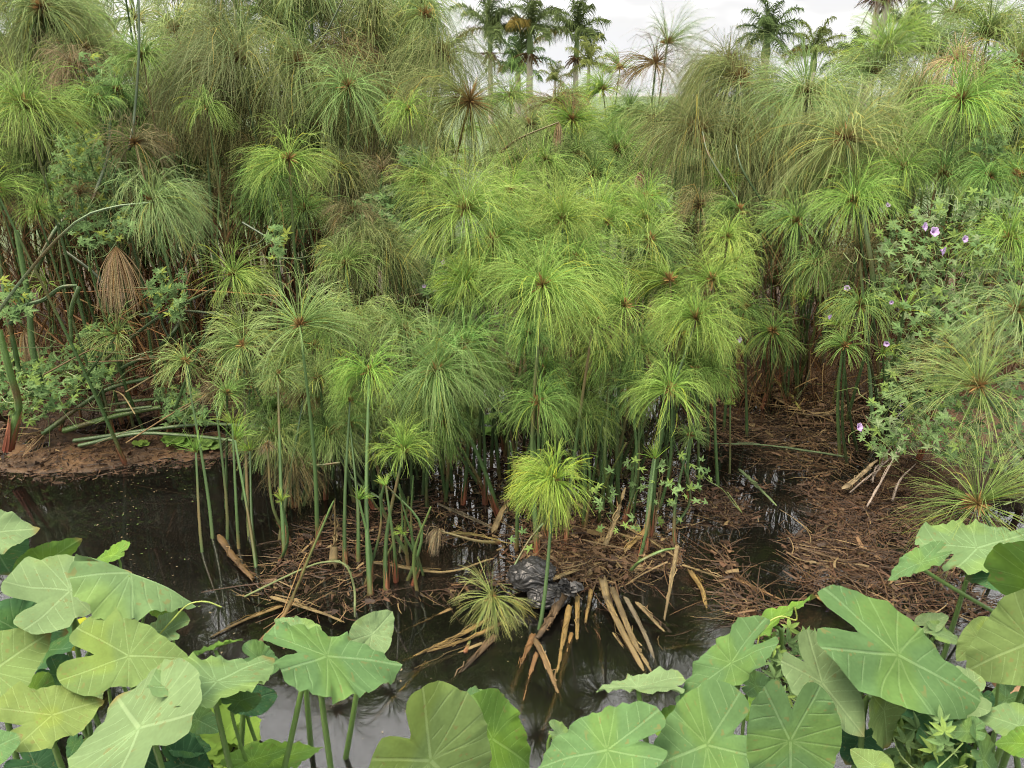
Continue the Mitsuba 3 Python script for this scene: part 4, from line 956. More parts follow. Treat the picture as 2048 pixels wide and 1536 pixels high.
UPF = (0, -.55, 1)
TARO = [
    dict(label='large pale taro leaf at the left with its tip to the upper right', a=(141, 1181), za=.72, t=(264, 1142), zt=.70, tone=7, hint=(.05, -.3, 1), width=1.35, lobe=1.25, wave=.6),
    dict(label='taro leaf on a bright stalk showing its folded underside, right of the large pale one', a=(262, 1146), za=.80, t=(400, 1200), zt=.66, tone=0, hint=(-0.1, 0.25, 1), width=.9, fold=-0.9, wave=1.6, foot=(205, 1255), pr=.009),
    dict(label='backlit yellow green taro leaf seen from below over the dark water', a=(305, 1205), za=.45, t=(352, 1262), zt=.28, tone=3, hint=(.2, .9, .35), width=1.0, foot=(294, 1255), fold=.05, pr=.008),
    dict(label='upright bright green taro leaf seen from below near the left edge', a=(88, 1128), za=.55, t=(160, 1072), zt=.62, tone=3, hint=(-.3, .9, .35), width=.95, cup=.05),
    dict(label='pale taro leaf cut by the left edge, topmost of the left group', a=(-40, 1068), za=.80, t=(80, 1058), zt=.74, tone=7, hint=UPF, width=1.1, wave=1.4),
    dict(label='dark green taro leaf hanging at the left edge under the topmost one', a=(-12, 1090), za=.62, t=(22, 1158), zt=.42, tone=4, hint=(.1, -.8, .5), width=1.2),
    dict(label='bluish dark taro leaf at the left edge below the large pale one', a=(30, 1258), za=.58, t=(140, 1262), zt=.50, tone=4, hint=(0, -.6, 1), width=1.0, wave=1.2),
    dict(label='olive taro leaf with a curled dark rim at the left edge', a=(-15, 1342), za=.62, t=(102, 1262), zt=.66, tone=1, hint=(.1, -.55, 1), width=1.25),
    dict(label='broad olive taro leaf in the left group with a yellow star of veins', a=(258, 1312), za=.66, t=(384, 1316), zt=.60, tone=1, hint=(0, -0.25, 1), width=1.1, lobe=1.35, wave=.7),
    dict(label='yellowish taro leaf at the lower left with pale yellow veins', a=(105, 1430), za=.66, t=(210, 1398), zt=.62, tone=5, hint=(0, -.35, 1), width=1.2, lobe=1.3),
    dict(label='big pale ribbed taro leaf at the lower left, its rim toothed', a=(278, 1456), za=.74, t=(226, 1386), zt=.66, tone=7, hint=(-0.15, -0.5, 1), width=1.1, lobe=1.0, foot=(305, 1536), wave=.8),
    dict(label='pale taro leaf on two tall stalks left of the centre', a=(434, 1362), za=.74, t=(548, 1312), zt=.66, tone=0, hint=(-0.1, -0.15, 1), width=0.95, lobe=1.1, foot=(468, 1536), wave=1.5),
    dict(label='glaucous taro leaf on tall stalks below the cut stalk', a=(655, 1312), za=.80, t=(806, 1328), zt=.66, tone=2, hint=(0, -0.12, 1), width=0.95, lobe=.95, foot=(672, 1536), wave=1.6, fold=-0.2),
    dict(label='small taro leaf edge peeping out behind the glaucous one', a=(600, 1262), za=.60, t=(548, 1238), zt=.62, tone=0, hint=(0, -.3, 1), width=.7, wave=1.8),
    dict(label='light triangular taro leaf behind the glaucous one', a=(745, 1268), za=.60, t=(786, 1222), zt=.62, tone=7, hint=(.4, -.6, .7), width=1.0, foot=(690, 1536)),
    dict(label='green taro leaf behind the pale one on two stalks', a=(520, 1318), za=.62, t=(566, 1328), zt=.55, tone=2, hint=(0, -.5, 1), width=1.0, foot=(487, 1536)),
    dict(label='low green taro leaf with a browned rim left of the pale one', a=(430, 1296), za=.40, t=(486, 1276), zt=.40, tone=3, hint=(-.1, .5, .8), width=1.0, wave=1.5),
    dict(label='huge heart shaped taro leaf at the bottom centre', a=(862, 1522), za=.86, t=(975, 1640), zt=.62, tone=1, hint=(-0.15, -0.5, 1), width=1.0, lobe=0.95, wave=.7),
    dict(label='small taro leaf behind the huge heart shaped one', a=(985, 1430), za=.55, t=(1046, 1447), zt=.46, tone=2, hint=(0, -.2, 1), width=1.0, wave=1.3),
    dict(label='dark pointed taro leaf right of the huge heart shaped one', a=(985, 1478), za=.62, t=(1070, 1534), zt=.44, tone=3, hint=(.15, -.55, .9), width=.85),
    dict(label='wide taro leaf at the bottom with its tip to the left, right of the centre', a=(1214, 1500), za=.74, t=(1070, 1532), zt=.66, tone=2, hint=(0.05, -0.25, 1), width=0.85, lobe=1.1, wave=1.5),
    dict(label='taro leaf tucked left of the big heart shaped leaf', a=(1413, 1490), za=.74, t=(1288, 1540), zt=.62, tone=2, hint=(.1, -.5, 1), width=1.1, lobe=1.1, foot=(1450, 1536)),
    dict(label='big heart shaped taro leaf facing forward at the lower right', a=(1581, 1483), za=.92, t=(1580, 1650), zt=.70, tone=2, hint=(0, -.75, .8), width=0.85, lobe=1.0, wave=.6, fold=.05, foot=(1600, 1600)),
    dict(label='taro leaf behind the big heart shaped one, its tip down right', a=(1645, 1366), za=.78, t=(1730, 1474), zt=.66, tone=7, hint=(.1, -.5, 1), width=1.0, lobe=1.05),
    dict(label='folded taro leaf with its tip down left beside the vine shoots', a=(1462, 1326), za=.72, t=(1354, 1406), zt=.56, tone=2, hint=(0.25, -0.1, 1), width=0.62, lobe=1.1, wave=1.5),
    dict(label='green ribbed taro leaf seen from behind, above the folded one', a=(1545, 1246), za=.62, t=(1628, 1184), zt=.70, tone=3, hint=(-.2, .55, .9), width=.8, wave=1.4),
    dict(label='narrow taro leaf seen edge on over the water, left of the folded one', a=(1275, 1374), za=.62, t=(1190, 1376), zt=.58, tone=7, hint=(0, 0.35, 1), width=0.8, lobe=1.5, wave=1.6, foot=(1290, 1470)),
    dict(label='long glossy taro leaf leaning right on a bright curved stalk', a=(1797, 1310), za=.84, t=(1990, 1414), zt=.62, tone=2, hint=(0.2, -0.5, 0.8), width=0.62, lobe=1.05, foot=(1735, 1395), wave=.6, pr=.013, fold=-0.15),
    dict(label='round taro leaf at the right edge with its tip down left', a=(2062, 1284), za=.80, t=(1926, 1342), zt=.62, tone=1, hint=(.1, -.55, 1), width=.95, wave=1.0),
    dict(label='upright taro leaf cut by the right edge', a=(2112, 1190), za=.95, t=(2034, 1238), zt=.70, tone=3, hint=(-.4, -.7, .6), width=1.0),
    dict(label='taro leaf just under the lowest papyrus starburst at the right edge', a=(2036, 1160), za=.62, t=(1930, 1152), zt=.58, tone=4, hint=(0, -.45, 1), width=.85, foot=(2034, 1230)),
    dict(label='taro leaf with its tip down left on a long arching stalk', a=(1842, 1124), za=.66, t=(1774, 1158), zt=.58, tone=2, hint=(0.1, -0.05, 1), width=0.7, lobe=1.1, foot=(1900, 1160), wave=1.4, pr=.010),
    dict(label='wavy taro leaf with yellow patches behind the hanging papyrus rays', a=(1955, 1096), za=.62, t=(2062, 1066), zt=.60, tone=0, hint=(0, -0.1, 1), width=0.65, lobe=1.1, wave=1.5),
    dict(label='pale taro leaf behind the long glossy one', a=(1775, 1312), za=.62, t=(1728, 1338), zt=.56, tone=1, hint=(0, .3, 1), width=1.0),
    dict(label='small pale taro leaf over the dark water, the upper of two', a=(1862, 1246), za=.36, t=(1898, 1230), zt=.38, tone=7, hint=(.1, -.3, 1), width=.8),
    dict(label='small pale taro leaf over the dark water, the lower of two', a=(1882, 1268), za=.34, t=(1922, 1282), zt=.30, tone=0, hint=(.1, -.3, 1), width=.8),
    dict(label='shaded taro leaf behind the round one', a=(1958, 1278), za=.60, t=(1912, 1322), zt=.52, tone=1, hint=(.2, -.2, 1), width=.8),
    dict(label='wide wavy taro leaf under the tip of the long glossy one', a=(1895, 1396), za=.60, t=(1822, 1402), zt=.55, tone=7, hint=(0, -.10, 1), width=1.2, lobe=1.5, wave=1.7, foot=(1940, 1536)),
    dict(label='taro leaf with drooping lobes beside the flowering shoots at the bottom right', a=(1768, 1420), za=.66, t=(1778, 1500), zt=.50, tone=1, hint=(.15, -.55, 1), width=1.0, lobe=1.3),
    dict(label='ribbed taro leaf at the lower right edge', a=(2038, 1452), za=.62, t=(1952, 1424), zt=.62, tone=0, hint=(0, -.4, 1), width=1.0, lobe=1.2, wave=1.4, foot=(2045, 1536)),
    dict(label='bright young taro leaf at the lower right edge', a=(2060, 1488), za=.70, t=(1986, 1484), zt=.64, tone=3, hint=(0, -.5, 1), width=.85),
    dict(label='small taro leaf at the right edge beside the rotten wood', a=(2062, 1326), za=.50, t=(1996, 1330), zt=.44, tone=2, hint=(0, -.3, 1), width=.8),
    dict(label='green taro leaf seen from below with a yellow spot', a=(1860, 1468), za=.45, t=(1930, 1472), zt=.36, tone=3, hint=(0, .45, .9), width=.9),
    dict(label='dim taro leaf under the wide wavy one', a=(1850, 1425), za=.45, t=(1950, 1440), zt=.36, tone=4, hint=(0, .1, 1), width=.9),
    dict(label='taro leaf cut by the bottom edge right of the big heart shaped one', a=(1745, 1530), za=.72, t=(1700, 1498), zt=.72, tone=1, hint=(0, -.5, 1), width=1.1),
    dict(label='dull taro leaf at the bottom edge in the right corner group', a=(1905, 1530), za=.50, t=(1990, 1560), zt=.40, tone=4, hint=(0, -.5, 1), width=1.0),
    dict(label='taro leaf at the bottom edge in front of the corner petioles', a=(1968, 1520), za=.55, t=(2010, 1570), zt=.42, tone=2, hint=(.1, -.5, 1), width=.9),
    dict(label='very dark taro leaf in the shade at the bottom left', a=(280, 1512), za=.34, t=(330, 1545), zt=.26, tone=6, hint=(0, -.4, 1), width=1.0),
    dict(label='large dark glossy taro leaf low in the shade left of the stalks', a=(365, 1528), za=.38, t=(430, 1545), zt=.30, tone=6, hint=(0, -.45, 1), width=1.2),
    dict(label='bright taro leaf in the bottom left corner', a=(-20, 1500), za=.72, t=(46, 1468), zt=.72, tone=2, hint=(.1, -.5, 1), width=1.3, lobe=1.3),
    dict(label='yellowing taro leaf with a bright yellow tip low in the water', a=(545, 1520), za=.25, t=(648, 1492), zt=.20, tone=3, hint=(0, .25, 1), width=.9, wave=1.2, foot=(560, 1560)),
    dict(label='light green taro leaf lying on the yellowing one', a=(505, 1520), za=.36, t=(582, 1496), zt=.34, tone=3, hint=(0, -.1, 1), width=.7, wave=1.5, foot=(500, 1560)),
    dict(label='dark taro leaf deep under the olive ones', a=(118, 1350), za=.36, t=(165, 1378), zt=.30, tone=4, hint=(0, -.3, 1), width=1.1),
    dict(label='second dark taro leaf deep under the olive ones', a=(185, 1362), za=.34, t=(228, 1352), zt=.30, tone=4, hint=(0, -.3, 1), width=1.1),
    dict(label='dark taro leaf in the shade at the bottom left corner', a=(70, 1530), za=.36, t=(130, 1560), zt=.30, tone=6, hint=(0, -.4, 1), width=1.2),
    dict(label='shaded taro leaf under the large pale one', a=(112, 1206), za=.45, t=(160, 1190), zt=.45, tone=3, hint=(0, -.2, 1), width=1.0),
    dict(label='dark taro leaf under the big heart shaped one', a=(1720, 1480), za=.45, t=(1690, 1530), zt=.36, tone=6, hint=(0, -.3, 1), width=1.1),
    dict(label='small shaded taro leaf beside the light water lettuce', a=(372, 1490), za=.40, t=(425, 1496), zt=.34, tone=4, hint=(0, -.3, 1), width=.9),
]
for d in TARO:
    taro(**d)
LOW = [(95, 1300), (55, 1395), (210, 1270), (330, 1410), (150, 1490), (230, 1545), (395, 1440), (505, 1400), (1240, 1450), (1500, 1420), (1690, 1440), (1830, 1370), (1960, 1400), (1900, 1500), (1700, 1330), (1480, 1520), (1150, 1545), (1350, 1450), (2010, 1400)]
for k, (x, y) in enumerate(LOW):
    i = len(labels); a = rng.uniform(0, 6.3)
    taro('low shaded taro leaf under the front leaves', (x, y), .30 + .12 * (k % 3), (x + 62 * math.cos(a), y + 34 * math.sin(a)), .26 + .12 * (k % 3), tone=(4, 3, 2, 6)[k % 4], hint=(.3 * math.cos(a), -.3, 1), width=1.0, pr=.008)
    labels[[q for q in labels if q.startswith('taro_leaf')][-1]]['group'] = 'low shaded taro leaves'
MID = [(195, 1392, 7), (330, 1262, 0), (480, 1402, 2), (60, 1190, 2), (1392, 1408, 0), (1512, 1372, 2), (1700, 1288, 0), (1852, 1352, 7), (1935, 1462, 2), (1775, 1385, 2), (225, 1110, 3), (1120, 1470, 0), (2020, 1360, 2)]
for k, (x, y, tone) in enumerate(MID):
    a = rng.uniform(-.6, 3.7)
    taro('small taro leaf rising between the large front leaves', (x, y), .50 + .06 * (k % 3), (x + 50 * math.cos(a), y + 26 * math.sin(a)), .46 + .06 * (k % 3), tone=tone, hint=(.3 * math.cos(a), -.2, 1), width=.95, pr=.007, wave=1.3)
    labels[[q for q in labels if q.startswith('taro_leaf')][-1]]['group'] = 'small taro leaves between the large ones'
# the cut tall petiole between the pale and the glaucous leaf
for lab, p0, z0, p1 in (('tall bare taro stalk slanting left under the glaucous leaf', (614, 1332), .72, (563, 1536)),):
    A = atZ(*p0, z0); q = atY(p1[0], p1[1], A[1] + .02); B = A + (q - A) * ((A[2] + .3) / (A[2] - q[2]))
    put(thing('taro_stalk', lab, 'leaf stalk'), tube(spline([A, A * .5 + B * .5 + np.array([.01, 0, 0]), B], 10), np.linspace(.008, .013, 10), np.linspace((.115, .20, .045), (.045, .085, .022), 10), 8), 'stem_skin', smooth=True)

# ------------------------------------------------------------------ climbing vines with five fingered leaves and purple flowers
def palmate(rng, col):
    out = []
    for k, a in enumerate(np.radians([-112, -56, 0, 56, 112])):
        l = [.62, .88, 1.0, .88, .62][k] * rng.uniform(.9, 1.1); a = a + rng.normal(0, .08)
        s = np.array([.04, .30, .62, 1.0]); w = np.array([.02, .15, .13, .008]) * l * 1.15
        d, e = np.array([math.sin(a), math.cos(a), 0]), np.array([math.cos(a), -math.sin(a), 0])
        droop = rng.uniform(.05, .35)
        mid = d * (s * l)[:, None] + np.array([0, 0, -1]) * (droop * s ** 2)[:, None]
        up = np.array([0, 0, .35]) * w[:, None]
        V = np.stack([mid - e * w[:, None] + up, mid, mid + e * w[:, None] + up], 1).reshape(-1, 3)
        out.append((V, quads(1, 4, 3, False), np.repeat(np.asarray(col)[None] * rng.uniform(.9, 1.1), 12, 0)))
    return join(out)


VINE_COLS = [(.105, .175, .065), (.130, .205, .080), (.085, .150, .055), (.150, .225, .060), (.150, .200, .100), (.185, .230, .050)]
rng = np.random.default_rng(99)
PALM_LEAVES = [[palmate(rng, c) for _ in range(3)] for c in VINE_COLS]
PALM_PLY = [[mikit.ply((m[0], m[1]), 'leaf_thin', color=m[2]) for m in row] for row in PALM_LEAVES]


def frame(p, n, spin, size):
    n = nrm(np.asarray(n, float)); a = nrm(np.cross(n, [.3, .9, .1])); b = np.cross(n, a)
    u = math.cos(spin) * a + math.sin(spin) * b; v = np.cross(n, u)
    M = np.eye(4); M[:3, 0], M[:3, 1], M[:3, 2], M[:3, 3] = u * size, v * size, n * size, p
    return M


def vine(label, areas, count, size, tones, behind=0, flowers=(), group=None, toward=.7):
    """areas: (outline in pixels, distance at its top, distance at its bottom)"""
    key = thing('vine', label, 'vine', group)
    spots = []
    tot = sum(shapely.Polygon(a[0]).area for a in areas)
    for pts, Y0, Y1 in areas:
        pg = shapely.Polygon(pts); x0, v0, x1, v1 = pg.bounds; want = (count + behind) * pg.area / tot; k = 0
        while k < want:
            x, y = rng.uniform(x0, x1), rng.uniform(v0, v1)
            if not shapely.contains_xy(pg, x, y): continue
            t = (y - v0) / max(v1 - v0, 1)
            bump = meshkit.noise(np.array([x / 70., y / 70., 1.]), 4) - .5
            spots.append((k % 1000 / max(want, 1), x, y, Y0 + (Y1 - Y0) * t + bump * .55)); k += 1
    rng.shuffle(spots)
    back = []
    for i, (_, x, y, Y) in enumerate(spots):
        deep = i >= count
        p = atY(x, y, Y + (rng.uniform(.08, .5) if deep else rng.uniform(-.06, .06)))
        if p[2] < .03: continue
        n = nrm(np.array([rng.normal(0, .4), -toward + rng.normal(0, .35), .75 + rng.normal(0, .3)]))
        M = frame(p, n, rng.normal(math.pi, 1.0), size * rng.uniform(.65, 1.25))
        t, q = tones[rng.integers(len(tones))], rng.integers(3)
        if deep:
            v, f, c = PALM_LEAVES[t][q]; back.append((v @ M[:3, :3].T + M[:3, 3], f, c))
        else:
            scene[numbered(key + '__leaf')] = {**PALM_PLY[t][q], 'to_world': T(M)}
    if back:
        k = part(key, 'inner_leaves', join(back), 'leaf_thin'); tag(k, kind='stuff')
    # the shoots that carry the leaves
    ms = []
    for _ in range(max(3, len(spots) // 14)):
        a = spots[rng.integers(len(spots))]; p = atY(a[1], a[2], a[3] + .06); pts = [p]
        for _ in range(5): pts.append(pts[-1] + rng.normal(0, .07, 3) + np.array([0, 0, -.03]))
        ms.append(tube(spline(pts, 14), .0022, (.12, .17, .05), 4))
    part(key, 'shoot', join(ms), 'stem_skin')
    tag(key + '__shoot', kind='stuff')
    for x, y, Y, sz, spin in flowers:
        part(key, 'flower', flower(atY(x, y, Y), sz, spin), 'leaf_thin'); 
    return key


def flower(p, size, spin):
    na, nr = 30, 6
    th = np.linspace(0, 2 * np.pi, na, endpoint=False); r = np.linspace(.05, 1, nr)
    rr, tt = np.meshgrid(r, th, indexing='ij')
    R = rr * (1 + .10 * np.cos(5 * tt) * rr)
    z = -1.1 * (1 - rr) ** 2.2 + .06 * np.sin(10 * tt) * rr ** 3
    x, y = R * np.cos(tt), R * np.sin(tt)
    M = frame(p, (.9 * math.sin(spin * 3), -1, .5 * math.cos(spin * 5) + .25), spin, size * .70)
    V = np.stack([x, y, z], -1).reshape(-1, 3) @ M[:3, :3].T + M[:3, 3]
    t = np.clip((rr - .12) / .30, 0, 1)[..., None]
    star = (.12 * np.cos(5 * tt) * (rr > .3))[..., None]
    c = np.array([.12, .02, .16]) * (1 - t) + np.array([.42, .31, .52]) * t * (1 - star)
    return V, quads(1, nr, na, True), np.clip(c.reshape(-1, 3), 0, 1)


vine('big flowering vine with pale five fingered leaves over the right bank', [
    ([(1745, 470), (1830, 420), (1920, 385), (2000, 370), (2060, 400), (2060, 560), (1960, 580), (1900, 640), (1840, 650), (1760, 610)], 4.75, 4.4),
    ([(1790, 640), (1900, 610), (2060, 560), (2060, 700), (1960, 760), (1900, 800), (1790, 800), (1760, 760)], 4.45, 4.25),
    ([(1750, 780), (1900, 780), (2060, 740), (2060, 960), (1930, 930), (1840, 900), (1760, 920), (1720, 880)], 4.3, 4.1)],
    300, .048, [0, 1, 1, 4, 2, 3], behind=1100,
    flowers=[(1851, 453, 4.55, .036, .3), (1870, 463, 4.5, .040, 1.0), (1931, 478, 4.5, .030, 2.2), (1888, 502, 4.45, .036, .5), (1776, 410, 5.0, .022, 1.2), (1720, 854, 4.05, .034, .2),
             (1660, 634, 4.4, .022, .7), (1773, 688, 4.3, .024, 1.7), (1480, 680, 4.1, .024, .4), (1694, 576, 4.7, .026, 1.4), (1783, 605, 4.4, .018, 2)])
vine('dark vine mound with small five fingered leaves between the left stand and the middle mass', [
    ([(712, 400), (790, 365), (850, 395), (850, 500), (905, 560), (890, 620), (840, 585), (790, 490), (715, 450)], 5.5, 4.85), ([(800, 285), (850, 290), (850, 340), (800, 330)], 5.5, 5.4)],
    230, .050, [0, 2, 4, 2], behind=420, flowers=[(890, 566, 4.75, .026, .4), (886, 525, 4.8, .022, 1.5), (848, 572, 4.75, .018, 2.1)])
vine('leafy vine creeping over the left bank beside the red footed stems', [
    ([(-40, 720), (60, 690), (120, 705), (190, 640), (255, 700), (215, 765), (130, 815), (60, 845), (-40, 800)], 5.3, 4.95), ([(300, 770), (400, 770), (420, 850), (330, 850)], 5.1, 4.95)],
    280, .050, [0, 1, 3, 2], behind=360)
vine('vine climbing in the shade of the left stand', [
    ([(100, 265), (185, 255), (250, 360), (270, 470), (170, 500), (100, 430)], 5.5, 5.2), ([(0, 560), (60, 560), (60, 640), (0, 650)], 5.2, 5.1), ([(140, 105), (240, 110), (240, 210), (150, 150)], 5.8, 5.6),
    ([(530, 455), (575, 455), (575, 510), (540, 520)], 4.8, 4.8), ([(290, 540), (370, 540), (370, 640), (300, 640)], 5.2, 5.1)],
    300, .050, [1, 0, 0, 2, 5], behind=340)
vine('vine shoots climbing high at the right edge', [([(1985, 100), (2060, 110), (2060, 330), (2010, 340), (1960, 260), (1985, 180)], 5.7, 5.3), ([(1960, 240), (2060, 260), (2060, 400), (1930, 390)], 5.4, 5.2)], 150, .058, [0, 1, 5, 2], behind=150)
vine('thin vine sprigs growing among the bare stems of the middle clump', [([(1180, 960), (1260, 920), (1420, 900), (1430, 1000), (1330, 1060), (1200, 1080)], 3.9, 3.75), ([(1020, 1065), (1060, 1060), (1060, 1100), (1020, 1100)], 3.6, 3.55)], 60, .036, [0, 3, 1])
vine('fresh vine shoots between the folded and the big heart shaped taro leaves', [([(1545, 1260), (1600, 1245), (1640, 1290), (1610, 1340), (1600, 1400), (1540, 1390), (1530, 1300)], 2.35, 2.15)], 34, .052, [1, 3, 1, 0])
vine('vine shoots crowding under the taro leaves at the bottom right', [([(1775, 1440), (1880, 1440), (1920, 1500), (1880, 1550), (1780, 1545)], 2.0, 1.9)], 40, .055, [1, 3, 0])
vine('low leafy growth behind the left front group', [([(500, 790), (560, 775), (660, 780), (670, 860), (560, 870), (490, 840)], 4.8, 4.7), ([(920, 800), (1020, 810), (1010, 850), (930, 850)], 4.6, 4.55), ([(1340, 640), (1420, 640), (1430, 700), (1360, 700)], 4.8, 4.7)], 110, .045, [1, 3, 2])
# curling tendrils
for lab, pts in (('pale tendril curling over the dark water at the left', [(320, 1268, 2.3), (345, 1240, 2.3), (375, 1210, 2.32), (410, 1203, 2.34), (443, 1214, 2.35)]),
                 ('yellow tendril looping above the fresh vine shoots', [(1515, 1290, 2.2), (1525, 1255, 2.2), (1560, 1233, 2.2), (1592, 1240, 2.2), (1590, 1215, 2.2)]),
                 ('yellow tendril hanging over the vine shoots at the bottom right', [(1790, 1455, 1.95), (1815, 1470, 1.92), (1838, 1500, 1.9), (1848, 1540, 1.88)])):
    put(thing('vine_tendril', lab, 'vine'), tube(spline([atY(*p) for p in pts], 24), .0028, (.22, .27, .06), 5), 'stem_skin', smooth=True)

# ------------------------------------------------------------------ floating water lettuce
def water_lettuce(label, p, size, col, n=9, tilt=.7):
    key = thing('water_lettuce', label, 'water plant')
    for k in range(n):
        a = k * 2.4 + rng.normal(0, .2); e = tilt * (.35 + .75 * k / n); l = size * rng.uniform(.8, 1.1) * (1 - .35 * k / n)
        d = np.array([math.cos(a) * math.cos(e), math.sin(a) * math.cos(e), math.sin(e)]); sd = np.array([-math.sin(a), math.cos(a), 0]); nn = np.cross(d, sd)
        s = np.linspace(0, 1, 6); w = np.array([.10, .22, .38, .50, .52, .30]) * l
        x = np.linspace(-1, 1, 9)
        P = p + d * (s * l)[:, None, None] + sd * (w[:, None] * x[None])[..., None] * 1.0 - nn * (.14 * l * (x ** 2)[None] * s[:, None] + .035 * l * np.cos(x * 12)[None] * s[:, None])[..., None]
        P[-1] -= d * (.12 * l * np.abs(x))[:, None] * 0
        c = np.repeat((np.asarray(col) * rng.uniform(.85, 1.15))[None], 54, 0)
        part(key, 'leaf', (P.reshape(-1, 3), quads(1, 6, 9, False), c), 'leaf_thin', smooth=True)


water_lettuce('yellow water lettuce in the gap under the large pale taro leaf', atZ(125, 1282, .16), .13, (.30, .33, .035))
water_lettuce('light green water lettuce floating beside the taro stalks', atZ(438, 1478, .05), .16, (.19, .30, .055), n=10)
water_lettuce('light water lettuce lower down against the taro stalk', atZ(452, 1520, .03), .13, (.20, .29, .06), n=8)
water_lettuce('small green water lettuce at the end of the scum', atZ(352, 886, .03), .13, (.12, .22, .045))
water_lettuce('second small water lettuce by the fallen pale stems', atZ(412, 892, .03), .12, (.14, .23, .06))
water_lettuce('tiny water lettuce on the brown scum', atZ(282, 890, .03), .07, (.15, .23, .05), n=7)
water_lettuce('water lettuce behind the slanting stem, left of two', atZ(962, 846, .04), .13, (.13, .23, .055))
water_lettuce('water lettuce behind the slanting stem, right of two', atZ(1004, 842, .04), .13, (.14, .24, .055))
water_lettuce('water lettuce in the shade beneath the largest front mop', atZ(985, 868, .03), .11, (.12, .21, .05))

# ------------------------------------------------------------------ black plastic bag, driftwood, roots
import trimesh
def crumple(c, rad, seed, pole):
    """a lobe of thin plastic gathered towards its knot: pleats run from the pole and die out in crumples"""
    m = trimesh.creation.icosphere(subdivisions=5)
    v = np.array(m.vertices); k = nrm(np.array(pole, float)); e1 = nrm(np.cross(k, [.2, .3, .9])); e2 = np.cross(k, e1)
    w = v + .35 * np.stack([meshkit.noise(v * 2.1 + q, seed) - .5 for q in (1, 5, 9)], -1)
    phi = np.arctan2(w @ e2, w @ e1) / (2 * np.pi); t = np.clip((v @ k + 1) / 2, 0, 1)
    ridge = lambda x: np.abs((x % 1) - .5) * 2
    pleat = .10 * ridge(phi * 9 + .8 * meshkit.noise(v * 2.5, seed)) + .05 * ridge(phi * 23 + meshkit.noise(v * 4, seed + 1))
    lump = .45 * (meshkit.noise(v * 1.3 + seed, seed + 2) - .5) + .10 * ridge(meshkit.noise(w * 2.6, seed + 4) * 3)
    r = 1 + lump + pleat * (.35 + .9 * t) - .30 * t ** 6
    return v * r[:, None] * np.array(rad) + c, np.array(m.faces), np.full((len(v), 3), .02)


bag = thing('plastic_bag', 'crumpled black plastic bag knotted shut and caught among the stems', 'bag')
B1, B2, B3 = atZ(1062, 1150, .12), atZ(1098, 1184, .06), atZ(1135, 1175, .10)
part(bag, 'body', join([crumple(B1 + np.array([.01, .03, -.02]), (.105, .085, .075), 3, (.7, -.4, -.2)), crumple(B2 + np.array([-.01, 0, -.02]), (.095, .085, .06), 8, (.6, .1, .6))]), 'bag_skin', smooth=True)
ears = []
for d, l in (((.95, -.2, .10), .11), ((.75, -.3, -.15), .09), ((.3, -.1, .8), .05)):
    n = 5
    P = (B2 + np.array([.06, -.03, .05]))[None, None] + (np.array(d) * l)[None, None] * np.linspace(0, 1, 6)[None, :, None] + rng.normal(0, .006, (n, 6, 3))
    ears.append(ribbons(P, np.full((n, 1), .022) * np.array([[.3, .7, 1, 1.1, .9, .4]]), np.full((n, 6, 3), .02), rng))
part(bag, 'knot', join(ears), 'bag_skin')

q = [atZ(x, y, .05) for x, y in ((1970, 1338), (2010, 1350), (2060, 1372), (2070, 1420), (2040, 1408), (2005, 1395), (1990, 1365))]
pl = np.array([[p[0], p[1]] for p in q])
pg = shapely.Polygon(pl)
m = trimesh.creation.extrude_polygon(pg, .05, engine='earcut').subdivide_to_size(.02)
v = np.array(m.vertices); v[:, 2] += .01 + .035 * meshkit.fbm(v * np.array([6, 18, 3]), 3); v[:, :2] += .02 * (meshkit.noise(v[:, [0, 1, 2]] * 12, 2)[:, None] - .5)
scene['rotten_wood'] = mikit.ply((v, np.array(m.faces)), 'wood_skin', smooth=40); tag('rotten_wood', 'broken slab of rotten brown wood floating at the lower right edge', 'wood')

ROOTS = [([(1734, 1013, .05), (1775, 940, .2), (1818, 855, .42)], 5), ([(1742, 960, .06), (1765, 930, .16), (1805, 900, .28)], 5), ([(1756, 940, .1), (1790, 880, .3), (1825, 850, .4)], 4), ([(1785, 1000, .05), (1800, 960, .1), (1830, 930, .2)], 5),
         ([(1700, 985, .03), (1740, 950, .1), (1760, 940, .14)], 4), ([(1745, 965, .05), (1752, 935, .14), (1772, 925, .18)], 4)]
for k, (pts, w) in enumerate(ROOTS):
    reed(['long white bare twig leaning up from the right mud', 'pale root reaching up to the right bank', 'second white twig behind the long one', 'short pale root hanging over the right mud', 'pale root lying on the mud by the white twigs', 'small twisted pale root below the white twigs'][k],
         [p[:2] for p in pts], w, [p[2] for p in pts], (.42, .34, .27), name='bare_twig', cat='twig', flat=.9)

